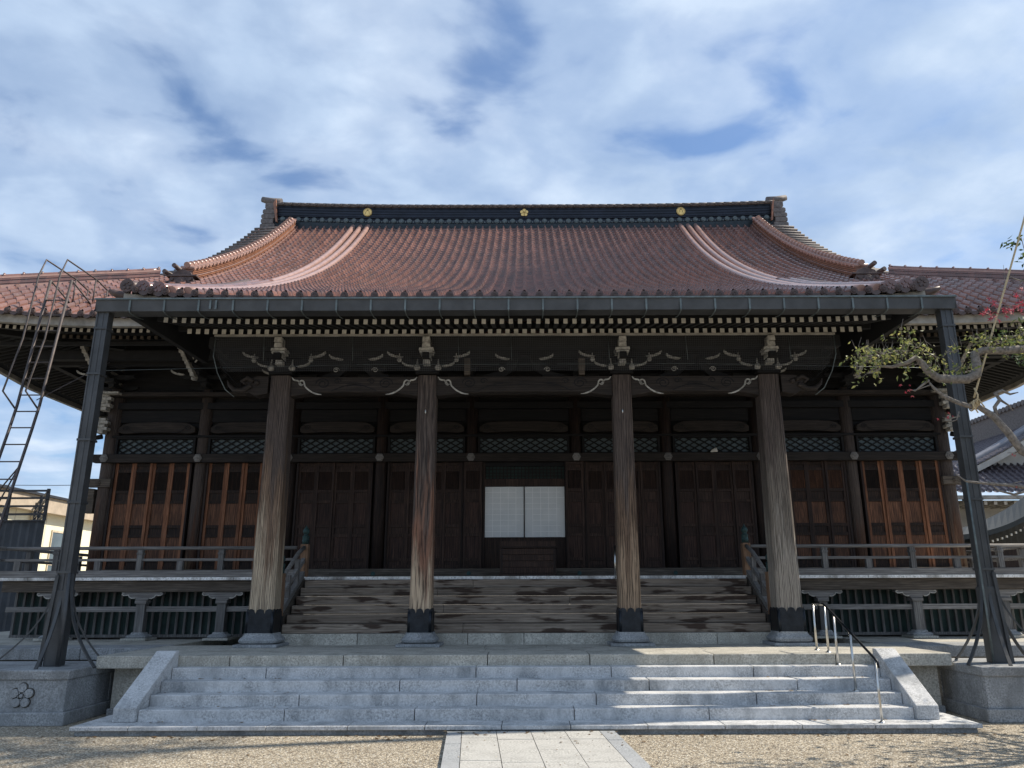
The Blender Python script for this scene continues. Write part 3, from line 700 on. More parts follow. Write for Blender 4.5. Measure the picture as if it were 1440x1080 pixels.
        while y < y1:      # short cross rolls along the crest
            z = dz(y)+0.45; mb.tube([(x-0.17, y, z-0.02), (x+0.17, y, z-0.02)], 0.05, 8); mb.tube([(x, y-.1, z+.015), (x, y+.12, z+0.05+.05)], 0.075, 8); y += 0.21
        mb.build('crest_rolls', M['tilesm'], rf)
        # demon-face end tile with two horn tubes
        zb = dz(17.2)-.20
        mb = MB(); mb.prism([(x-.28, zb-.02), (x+.30, zb-.02), (x+.33, zb+.12), (x+.27, zb+.30), (x+.20, zb+.42), (x, zb+.50), (x-.20, zb+.42), (x-.27, zb+.30), (x-.33, zb+.12)], 16.96, 17.26)
        mb.box(x-.36, x+.36, 16.93, 17.28, zb+.30, zb+.345); mb.box(x-.38, x+.38, 16.92, 17.28, zb-.05, zb+.02)
        mb.disc(x, 16.94, zb+.16, .115, .06, 18); mb.disc(x, 16.915, zb+.16, .06, .05, 14)
        for q in (-1, 1):
            mb.disc(x+q*.24, 16.95, zb+.08, .05, .04, 10); mb.disc(x+q*.22, 16.95, zb+.23, .04, .04, 10)
        ot = mb.build('onigawara', M['tiledk'], rf, bevel=0.006)
        mb = MB(); mb.tube([(x+s*.05, 17.45, zb+.50), (x+s*.14, 16.80, zb+.53)], .055, 12).cut(); mb.tube([(x+s*.22, 17.45, zb+.38), (x+s*.38, 16.85, zb+.40)], .055, 12)
        mb.build('horn_tubes', M['tiledk'], ot)
        # hip ridge from the foot of the gable to the corner
        pts = []
        for k in range(31):
            q = k/30; xx = lerp(9.3, 13.05, q); yy = lerp(18.0, 14.25, q); z = front_z(min(xx, 13), max(yy, 14.3), False)
            pts.append(Vector((s*xx, yy, z+0.02)))
        for nm, ww, za, zb2, mat in (('hip_base', .32, -.06, .02, 'tilesm'), ('hip_layers', .26, .02, .19, 'tile'), ('hip_band', .30, .19, .235, 'tilesm')):
            mb = MB()
            for a, b in zip(pts[:-1], pts[1:]):
                lay = 4 if nm == 'hip_layers' else 1
                for l_ in range(lay):
                    q0 = lerp(za, zb2, l_/lay); q1 = lerp(za, zb2, (l_+1)/lay)-(0.008 if lay > 1 else 0); wq = ww+(.03 if l_ % 2 else 0)
                    mb.beam(a+Vector((0, 0, (q0+q1)/2)), b+Vector((0, 0, (q0+q1)/2)), wq, q1-q0)
            mb.build(nm, M[mat], rf)
        mb = MB(); mb.tube([p+Vector((0, 0, .26)) for p in pts], .06, 8)
        for i in range(0, 31, 2): mb.tube([pts[i]+Vector((0, 0, .27)), pts[i]+Vector((s*.03, -.03, .28))], .078, 8)
        mb.build('crest_rolls', M['tile'], rf)
        # short hip between gable foot and descending ridge end
    # ---------------- main ridge
    zR = K(YR-11.7)-0.06; HW = 8.95
    def up(x): return 0.14*(abs(x)/9)**3
    def slab(mb, hw, y0, y1, za, zb, n=36):
        for i in range(n):
            a = -hw+2*hw*i/n; b = -hw+2*hw*(i+1)/n; ua, ub = up(a), up(b)
            fa = 1.0
            mb.add([(a, y0, zR+za+ua), (b, y0, zR+za+ub), (b, y1, zR+za+ub), (a, y1, zR+za+ua), (a, y0, zR+zb+ua), (b, y0, zR+zb+ub), (b, y1, zR+zb+ub), (a, y1, zR+zb+ua)],
                   [(3, 2, 1, 0), (4, 5, 6, 7), (0, 1, 5, 4), (2, 3, 7, 6)])
    mb = MB(); slab(mb, HW, YR-.26, YR+.26, -0.3, -.01); rg = mb.build('main_ridge', M['ridgerow'], rf)
    mb = MB(); slab(mb, HW, YR-.20, YR+.20, -.01, .22); slab(mb, HW, YR-.25, YR+.25, .205, .222); mb.k = 1
    x = -8.9
    while x < 8.95:
        mb.disc(x, YR-.225, zR+.095+up(x), .088, .07, 16); mb.disc(x, YR-.265, zR+.095+up(x), .060, .03, 12)
        mb.box(x+.115, x+.165, YR-.24, YR-.19, zR+.04+up(x), zR+.09+up(x)); x += 0.283
    mb.build('ornament_row', [M['ridgebox'], M['ridgedisc']], rg)
    mb = MB()
    for l_ in range(8): slab(mb, HW, YR-.20-(.018 if l_ % 2 else 0), YR+.2, .222+l_*.051, .222+l_*.051+(.046 if l_ % 2 else .0508))
    mb.build('louvred_face', M['ridgebox'], rg)
    mb = MB(); slab(mb, HW+.02, YR-.26, YR+.26, .632, .662)
    n = 60
    for i in range(n):
        a = -HW+2*HW*i/n; b = -HW+2*HW*(i+1)/n
        mb.tube([(a, YR-.24, zR+.70+up(a)), (b+.01, YR-.24, zR+.70+up(b))], [.06, .052], 8)
        mb.tube([(a, YR, zR+.77+up(a)), (b+.01, YR, zR+.77+up(b))], [.10, .088], 10)
        mb.tube([(a, YR-.34, zR+.66+up(a)), (a, YR-.02, zR+.77+up(a))], .045, 8)
    mb.build('cap_tiles', M['ridgegrey'], rg)
    # gold crests
    zc = zR+.435
    e = MB(); plum(e, 0.0, YR-.235, zc, .085, .062, .03); e.disc(0, YR-.24, zc, .035, .04, 12)
    e.build('plum_crest', M['gold'], rg)
    e = MB(); e.k = 1
    for k in range(5):
        a = math.pi/2+math.pi/5+k*2*math.pi/5; e.beam((0, YR-.262, zc), (.055*math.cos(a), YR-.262, zc+.055*math.sin(a)), .008, .012)
    e.build('crest_stamens', [M['gold'], M['golddark']], rg)
    for s in (-1, 1):
        x = s*5.6; c = MB(); c.disc(x, YR-.235, zc+up(x), .155, .03, 28); cr = c.build('round_crest', M['gold'], rg)
        c = MB()
        for a in range(16):
            t1, t2 = a*math.pi/8, (a+1)*math.pi/8; c.beam((x+.135*math.cos(t1), YR-.252, zc+up(x)+.135*math.sin(t1)), (x+.135*math.cos(t2), YR-.252, zc+up(x)+.135*math.sin(t2)), .008, .008)
        for q in (-1, 1):
            c.strip([(x+q*(.02+.05*t), zc+up(x)+.06-.13*t+.05*math.sin(3*t)) for t in (0, .25, .5, .75, 1)], .012, YR-.256, YR-.248)
        c.prism([(x-.035, zc+up(x)+.10), (x, zc+up(x)+.045), (x+.035, zc+up(x)+.10)], YR-.256, YR-.248)
        c.build('crest_lines', M['golddark'], cr)
        # ridge end: stacked demon tile seen from the side, roll tile jutting out above
        ux = up(9)
        b = MB(); xc = s*9.06
        for (hw, za, zb) in ((.26, -.34, -.12), (.22, -.12, .10), (.24, .10, .30), (.23, .30, .52), (.20, .52, .80)):
            xo = xc+s*{-.34: .05, -.12: .07, .10: .05, .30: .02, .52: -.02}[za]
            prof = [(xo-hw, za), (xo+hw-.05, za), (xo+hw, za+.05), (xo+hw, zb-.05), (xo+hw-.05, zb-.01), (xo-hw, zb-.01)]
            if s < 0: prof = [(2*xo-p, q) for p, q in prof]
            b.prism([(p, zR+q+ux) for p, q in prof], YR-.36, YR+.36)
        b.v = [(x_, y_, (z_-zR-ux)*.88+zR+ux-.04) for x_, y_, z_ in b.v]; ro_ = b.build('ridge_end_tile', M['ridgegrey'], rg, bevel=0.01)
        b = MB(); b.prism([(s*8.78-.03, zR-.1+ux), (s*8.78+.03, zR-.1+ux), (s*8.9+.03, zR+.8+ux), (s*8.9-.05, zR+.62+ux)], YR-.39, YR-.30); b.build('rust_edge', M['tileor'], ro_)
        b = MB(); b.tube([(s*8.75, YR-.1, zR+.80+ux), (s*9.1, YR-.1, zR+.83+ux), (s*9.46, YR-.1, zR+.93+ux)], [.15, .14, .10], 12)
        b.box(min(s*8.9, s*9.2), max(s*8.9, s*9.2), YR-.12, YR+.12, zR+.60+ux, zR+.70+ux); b.build('ridge_horn', M['ridgegrey'], ro_)
roof()
# ---------------------------------------------------------------- eaves: soffits and rafters
def eaves():
    def sheet(name, pts_fn, xs, ys, thick=0.03):
        V = []; F = []; n = len(ys)
        for x in xs:
            for y in ys: V.append((x, y, pts_fn(x, y)))
        for i in range(len(xs)-1):
            for j in range(n-1): a = i*n+j; F.append((a, a+1, a+n+1, a+n))
        m = len(V); V += [(x, y, z+thick) for x, y, z in V]; F += [tuple(q+m for q in f[::-1]) for f in F]
        mb = MB(); mb.add(V, F); mb.build(name, M['eaveshade'], TH)
    def kz(y): return 6.185+0.055+(y-11.9)*0.26 if y < 13.3 else 6.605+(y-13.3)*0.40
    sheet('soffit', lambda x, y: kz(y)+0.02+0.10*(abs(x)/6.6)**5, [-6.45+12.9*i/20 for i in range(21)], [11.9, 12.6, 13.3, 14.5, 16, 17.5])
    # one rafter mesh with a white painted end, copied
    def rafter(name, ln, slope, w=0.072, h=0.09):
        mb = MB(); mb.add([(-w/2, 0, 0), (w/2, 0, 0), (w/2, ln, ln*slope), (-w/2, ln, ln*slope), (-w/2, 0, h), (w/2, 0, h), (w/2, ln, h+ln*slope), (-w/2, ln, h+ln*slope)],
                          [(3, 2, 1, 0), (4, 5, 6, 7), (1, 2, 6, 5), (2, 3, 7, 6), (3, 0, 4, 7)])
        mb.k = 1; mb.add([(-w/2, 0, 0), (w/2, 0, 0), (w/2, 0, h), (-w/2, 0, h)], [(0, 1, 2, 3)])
        return mb.build(name, [M['eaveshade'], M['endw']], TH, local=(0, 0, 0))
    rng = random.Random(2)
    def row(name, ln, slope, n, x0, dx, y, zfn, w=.072, h=.09):
        src = None
        for i in range(n):
            x = x0+i*dx; loc = Vector((x, y-YW, zfn(x)))
            if src is None: src = rafter(name, ln, slope, w, h); src.location = loc; o = src
            else: o = copy_at(src, TH, loc)
            o.rotation_euler = (0, rng.uniform(-.03, .03), rng.uniform(-.01, .01))
    row('flying_rafter', 1.1, 0.26, 80, -0.155*39.5, 0.155, 12.3, lambda x: 6.105+0.05*(abs(x)/6.2)**5)
    row('base_rafter', 3.6, 0.40, 79, -0.1555*39, 0.1555, 13.1, lambda x: 6.195+0.03*(abs(x)/6.2)**5, .078, .095)
    # boards standing over the two rafter rows
    MB().box(-6.3, 6.3, 12.36, 12.42, 6.20, 6.30).build('eave_beam', M['eaveshade'], TH)
    MB().box(-6.3, 6.3, 13.15, 13.22, 6.30, 6.42).build('eave_beam', M['eaveshade'], TH)
    def lift(x, y=14.3): return 0.38*clamp((abs(x)-8)/5, 0, 1.1)**2*clamp((19.3-y)/5)
    def mz(d): return 6.93+(d)*0.26 if d < 1.4 else 7.294+(d-1.4)*0.36   # height of soffit by distance from the eave
    for s in (-1, 1):
        # main eave soffit (front), and the side one
        sheet('soffit', lambda x, y: mz(min(y-14.45, 12.85-abs(x)) if abs(x) > 9.7 else y-14.45)+lift(x, y)*clamp((12.85-abs(x)+6)/6)*1.0, sorted([s*(5.9+6.95*i/24) for i in range(25)]), [14.45+3.4*j/10 for j in range(11)])
        sheet('soffit', lambda x, y: mz(12.85-abs(x))+lift(x, y), sorted([s*(9.6+3.25*i/8) for i in range(9)]), [17.85+18*j/12 for j in range(13)])
        row('wing_rafter', 1.05, 0.26, 43, s*6.32, s*0.153, 14.8, lambda x: 6.84+lift(x), .066, .08)
        mb = MB()
        for i in range(28):      # inner rafters in the shade behind the wing rafters
            x = s*(5.8+i*0.153); mb.k = 0
            mb.beam((x, 15.65, 7.02+lift(x)*.6), (x, 17.5, 7.60), .07, .08); mb.k = 1; mb.box(x-.033, x+.033, 15.62, 15.65, 6.975+lift(x)*.6, 7.05+lift(x)*.6)
        tag(mb.build('inner_rafters', [M['eaveshade'], M['greyd']], TH), kind='stuff')
        mb = MB()
        for i in range(110):     # rafters under the side eave
            y = 15.1+i*0.17; l_ = lift(12.5, y)
            mb.k = 0; mb.beam((s*12.55, y, mz(.3)-.06+l_), (s*11.5, y, mz(1.35)-.06+lift(11.5, y)), .07, .08)
            xe = max(9.7, 12.95-(y-14.45))
            if xe < 11.3: mb.beam((s*11.55, y, mz(1.4)-.15+lift(11.6, y)), (s*xe, y, mz(12.85-xe)-.10), .07, .08)
        tag(mb.build('side_rafters', M['eaveshade'], TH), kind='stuff')
        mb = MB(); mb.beam((s*12.7, 14.6, 7.10), (s*9.7, 17.6, 7.45), .18, .18); mb.build('hip_rafter', M['eaveshade'], TH)
        MB().box(*sorted((s*5.9, s*12.0)), 15.64, 15.74, 6.86-.0, 6.93).build('eave_beam', M['eaveshade'], TH)
        # eave purlin carried by the brackets
        MB().box(*sorted((s*5.9, s*10.9)), 16.25, 16.42, 6.72, 6.92).build('purlin', M['eaveshade'], TH)
        MB().box(*sorted((s*10.74, s*10.9)), 16.43, 34, 6.72, 6.92).build('purlin', M['eaveshade'], TH)
    # the purlin of the porch and the pale lath the net hangs from
    MB().box(-5.75, 5.75, 13.24, 13.46, 6.0, 6.21).build('porch_purlin', M['eaveshade'], TH)
eaves()

# ---------------------------------------------------------------- carved pieces
def scroll(mb, x, z, y0, y1, s, k=1.0, w=.026):
    # pale carved line: short wave then a hook that runs down along the beam (side s)
    pts = []
    for t in range(6): pts.append((x+s*k*(.05+.18*t/5), z-k*(.02+.13*t/5+.02*math.sin(t*1.4))))
    for t in range(9):
        a = -2.2+t*.62; pts.append((x+s*k*(.235-.045*math.cos(a)), z-k*.125+.045*k*math.sin(a)))
    for t in range(1, 8): pts.append((x+s*k*(.27+.34*(t/7)**1.3), z-k*(.14+.205*math.sin(t/7*1.57))))
    ws = [w*.5]+[w]*(len(pts)-3)+[w*.8, w*.3]
    mb.strip(pts, ws, y0, y1)
def spiral(mb, cx, cz, r, y0, y1, s, w=.012, turns=1.4):
    n = 22; pts = [(cx+s*r*(1-.75*t/n)*math.cos(2*math.pi*turns*t/n), cz+r*.8*(1-.75*t/n)*math.sin(2*math.pi*turns*t/n)) for t in range(n+1)]
    mb.strip(pts, w, y0, y1)
def wing(mb, x, z, y0, y1, s, L_=.24):
    # pale horned arm end: flat crescent with a notch, rising outwards
    top = [(0, .0), (.12, .015), (.30, .055), (.42, .10), (.50, .075), (.60, .13), (.80, .20), (1.0, .36), (1.02, .26), (.92, .12), (.75, .04), (.55, -.02), (.35, -.06), (.12, -.06)]
    mb.prism([(x+s*L_*a, z+L_*b) for a, b in top], y0, y1)
def gourd(mb, x, z, y, r=.055):
    mb.lathe(x, y, [(.01, z+3.2*r), (.22*r, z+2.3*r), (.30*r, z+1.6*r), (.9*r, z+.8*r), (r, z+.2*r), (.7*r, z-.35*r), (.1, z-.5*r) if False else (.2*r, z-.5*r)], 10)
PX = (-4.43, -1.77, 1.76, 4.43)
YPIL = 13.52
def nose_stack(mb, x, y, z, k=1.0):
    # pale stacked bracket ends facing the court, seen square on
    for (w_, za, zb, yo) in ((.13, .00, .10, 0), (.15, .10, .19, -.03), (.24, .19, .235, -.07), (.27, .235, .29, -.08), (.15, .29, .38, -.10), (.14, .38, .48, -.13)):
        mb.prism([(x-w_/2*k, z+za*k), (x+w_/2*k, z+za*k+.006), (x+w_/2*k-.008, z+zb*k), (x-w_/2*k+.008, z+zb*k-.008)], y+yo-.06, y+.12)
def porch_brackets():
    z0 = 5.50
    for i, x in enumerate(PX):
        t = MB(); t.box(x-.21, x+.21, YPIL-.21, YPIL+.21, z0+.02, z0+.06); t.lathe(x, YPIL, [(.13, z0+.06), (.155, z0+.10), (.19, z0+.14), (.19, z0+.22)], 4 if False else 16, True)
        # two tiers of arms along the facade with bearing blocks
        for zt, L_ in ((z0+.22, .46), (z0+.38, .70)):
            P = [(x-L_, zt+.10), (x-L_, zt+.05), (x-L_*.75, zt), (x+L_*.75, zt), (x+L_, zt+.05), (x+L_, zt+.10)]
            t.prism(P, YPIL-.06, YPIL+.06)
            for q in (-1, 0, 1): t.box(x+q*L_*.82-.065, x+q*L_*.82+.065, YPIL-.085, YPIL+.085, zt+.10, zt+.155)
        t.box(x-.06, x+.06, YPIL-.5, YPIL+.4, z0+.24, z0+.34)
        br = t.build('bracket', M['dark'], TH)
        n = MB(); nose_stack(n, x, YPIL-.30, z0+.16, 1.0); n.build('nosing', M['carvew'], br, bevel=.006)
        c = MB(); g_ = MB()
        for s in (-1, 1):
            if abs(x+s*.9) < 5.4:
                wing(c, x+s*.46, z0+.38, YPIL-.10, YPIL-.05, s, .30); c.cut(); wing(c, x+s*.24, z0+.20, YPIL-.10, YPIL-.05, s, .24); c.cut()
            gourd(g_, x+s*.19, z0+.12, YPIL-.16, .06); g_.cut()
            gourd(g_, x+s*.52, z0+.28, YPIL-.15, .045); g_.cut()
        c.build('horned_end', M['carvew'], br); g_.build('gourd_knob', M['carvew'], br)
    # frog leg struts in the middle of each bay
    for a, b in zip(PX[:-1], PX[1:]):
        cx = (a+b)/2; k = 1.0 if b-a > 3 else .85; t = MB()
        for s in (-1, 1):
            t.prism([(cx+s*.10*k, z0+.42), (cx+s*.20*k, z0+.40), (cx+s*.30*k, z0+.22), (cx+s*.50*k, z0+.09), (cx+s*.72*k, z0+.03), (cx+s*.72*k, z0+.0), (cx+s*.35*k, z0+.0), (cx+s*.16*k, z0+.16)], YPIL-.06, YPIL+.06)
        t.box(cx-.12, cx+.12, YPIL-.08, YPIL+.08, z0+.40, z0+.48)
        f = t.build('frog_leg_strut', M['dark'], TH)
        c = MB()
        for s in (-1, 1): wing(c, cx+s*.27*k, z0+.33, YPIL-.12, YPIL-.06, s, .26); c.cut()
        spiral(c, cx-.42*k, z0+.13, .06, YPIL-.08, YPIL-.06, 1); c.cut(); spiral(c, cx+.42*k, z0+.13, .06, YPIL-.08, YPIL-.06, -1)
        c.build('horned_end', M['carvew'], f)
        if b-a > 3:
            g = MB()
            for s in (-1, 1): g.box(cx+s*1.05-.055, cx+s*1.05+.055, YPIL-.10, YPIL+.10, z0+.16, z0+.34); g.box(cx+s*1.05-.05, cx+s*1.05+.05, YPIL-.10, YPIL+.10, z0+.02, z0+.158); g.cut()
            g.build('small_bracket', M['greyd'], TH)
    # frieze board behind
    MB().box(-5.6, 5.6, YPIL+.10, YPIL+.16, 5.9, 6.1).build('frieze_board', M['eaveshade'], TH)
    # carved beasts' heads at the outer ends of the porch beam
    for s in (-1, 1):
        x = s*4.66; z = 5.30; h = MB()
        h.prism([(x, z-.12), (x+s*.22, z-.16), (x+s*.34, z-.10), (x+s*.42, z-.12), (x+s*.46, z-.04), (x+s*.40, z+.02), (x+s*.44, z+.08), (x+s*.36, z+.16), (x+s*.22, z+.20), (x, z+.20)], YPIL-.13, YPIL+.13)
        h.tube([(x+s*.30, YPIL-.14, z+.02), (x+s*.45, YPIL-.14, z-.07), (x+s*.60, YPIL-.14, z-.06), (x+s*.70, YPIL-.14, z+.03), (x+s*.74, YPIL-.14, z+.12)], [.05, .055, .045, .03, .012], 8)
        h.tube([(x+s*.26, YPIL-.15, z+.10), (x+s*.38, YPIL-.15, z+.16), (x+s*.47, YPIL-.15, z+.10), (x+s*.40, YPIL-.15, z+.04)], [.04, .045, .04, .02], 8)
        h.lathe(x+s*.20, YPIL-.14, [(.01, z+.02), (.05, z+.05), (.05, z+.10), (.01, z+.13)], 10)
        o = h.build('carved_head', M['beamw'], TH, bevel=.01)
porch_brackets()

# ---------------------------------------------------------------- porch pillars and rainbow beams
def porch():
    for i, x in enumerate(PX):
        outer = i in (0, 3); w0, w1 = (.215, .18) if outer else (.185, .165)
        mb = MB(); ch = .18
        def sec(hw, z):
            c = hw*ch; P = [(-hw+c, -hw), (hw-c, -hw), (hw, -hw+c), (hw, hw-c), (hw-c, hw), (-hw+c, hw), (-hw, hw-c), (-hw, -hw+c)]
            return [(x+a, YPIL+b, z) for a, b in P]
        zs = [1.05, 2.2, 3.4, 4.4, 5.50]; V = []; F = []
        for z in zs: V += sec(lerp(w0, w1, (z-1.05)/4.45), z)
        for r in range(len(zs)-1):
            for k in range(8): F.append((r*8+k, r*8+(k+1) % 8, (r+1)*8+(k+1) % 8, (r+1)*8+k))
        mb.add(V, F+[tuple(range(8))[::-1], tuple(range(len(V)-8, len(V)))])
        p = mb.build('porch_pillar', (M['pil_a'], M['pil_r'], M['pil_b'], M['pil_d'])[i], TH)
        tag(p, label=['pale tan weathered leftmost porch pillar', 'reddish porch pillar left of the offering box', 'grey brown porch pillar right of the offering box', 'silvery grey rightmost porch pillar'][i])
        # black metal shoe with a scalloped upper edge on each face
        hw = w0+.012; sb = MB()
        top = []
        nlob = 3
        for l_ in range(nlob):
            a0 = -hw+2*hw*l_/nlob; a1 = -hw+2*hw*(l_+1)/nlob
            for t in range(7):
                q = t/6; top.append((lerp(a0, a1, q), 1.40+.035*math.sin(math.pi*q)+(0 if 0 < q < 1 else -.045)))
        for face in range(4):
            for (a, za), (b, zb) in zip(top[:-1], top[1:]):
                if abs(b-a) < 1e-5: continue
                def T(u, d, z):
                    if face == 0: return (x+u, YPIL-hw-d, z)
                    if face == 1: return (x+hw+d, YPIL+u, z)
                    if face == 2: return (x-u, YPIL+hw+d, z)
                    return (x-hw-d, YPIL-u, z)
                fa = max(-hw+.02, min(hw-.02, a)); fb = max(-hw+.02, min(hw-.02, b))
                sb.add([T(fa, 0, 1.045), T(fb, 0, 1.045), T(fb, 0, zb), T(fa, 0, za), T(fa, -.02, 1.045), T(fb, -.02, 1.045), T(fb, -.02, zb), T(fa, -.02, za)],
                       [(0, 1, 2, 3), (7, 6, 5, 4), (3, 2, 6, 7)])
            for dz_ in (1.28, 1.10): 
                if face == 0: sb.box(x-hw+.02, x+hw-.02, YPIL-hw-.004, YPIL-hw+.004, dz_, dz_+.006)
        for (sx, sy) in ((-1, -1), (1, -1), (1, 1), (-1, 1)):
            sb.tube([(x+sx*(hw-.022), YPIL+sy*(hw-.022), 1.045), (x+sx*(hw-.022), YPIL+sy*(hw-.022), 1.39)], .03, 10)
        sb.box(x-hw+.01, x+hw-.01, YPIL-hw+.01, YPIL+hw-.01, 1.042, 1.36)
        sb.build('metal_shoe', M['shoe'], p)
        b = MB(); b.lathe(x, YPIL, [(.24, .875), (.285, .90), (.295, .935), (.283, .965), (.25, .995), (.232, 1.03), (.232, 1.05)] if not outer else
                          [(.27, .875), (.315, .90), (.325, .935), (.31, .965), (.275, .995), (.255, 1.03), (.255, 1.05)], 32, True)
        b.build('base_stone', M['granited'], p)
        MB().box(x-.36, x+.36, YPIL-.36, YPIL+.36, .829, .876).build('plinth_slab', M['granited'], p, bevel=.006)
        k = MB(); k.lathe(x-.01, YPIL-w1-.012, [(.005, 4.78), (.012, 4.80), (.012, 4.84), (.004, 4.86)], 8); k.build('small_lamp_hook', M['steel'], p) if not outer else None
    for i, (a, b) in enumerate(zip(PX[:-1], PX[1:])):
        a2, b2 = a+.165, b-.165; mb = MB(); n = 26; tp = []; bt = []
        for k in range(n+1):
            q = k/n; e = min(q, 1-q); x = lerp(a2, b2, q)
            tp.append((x, 5.49-.0)); bt.append((x, 5.17-.05*(1-clamp(e/.16))+.0*q + .03*math.sin(math.pi*q)))
        mb.prism(tp+bt[::-1], YPIL-.115, YPIL+.115)
        bm = mb.build('rainbow_beam', M['beamw'], TH, bevel=.012)
        c = MB(); scroll(c, a+.14, 5.50, YPIL-.128, YPIL-.112, 1, 1.0); c.cut(); scroll(c, b-.14, 5.50, YPIL-.128, YPIL-.112, -1, 1.0); c.build('carved_scroll', M['carvew'], bm)
        c = MB()
        for x, s in ((a+.62, 1), (b-.62, -1)):
            spiral(c, x+s*.14, 5.36, .13, YPIL-.122, YPIL-.112, -s, .016, 1.6); c.cut()
            spiral(c, x+s*.40, 5.40, .07, YPIL-.122, YPIL-.112, s, .014, 1.2); c.cut()
            c.strip([(x+s*(.30+.45*t), 5.22+.13*math.sin(t*1.6)) for t in (0, .15, .3, .5, .7, .85, 1)], .012, YPIL-.122, YPIL-.112); c.cut()
        L0, L1 = a+1.2, b-1.2
        for dz_ in (.04, .09):
            if L1 > L0+.2: c.strip([(lerp(L0, L1, t), 5.27+dz_+.02*math.sin(math.pi*t)) for t in (0, .25, .5, .75, 1)], .010, YPIL-.120, YPIL-.112); c.cut()
        c.build('carved_line', M['black'], bm)
porch()

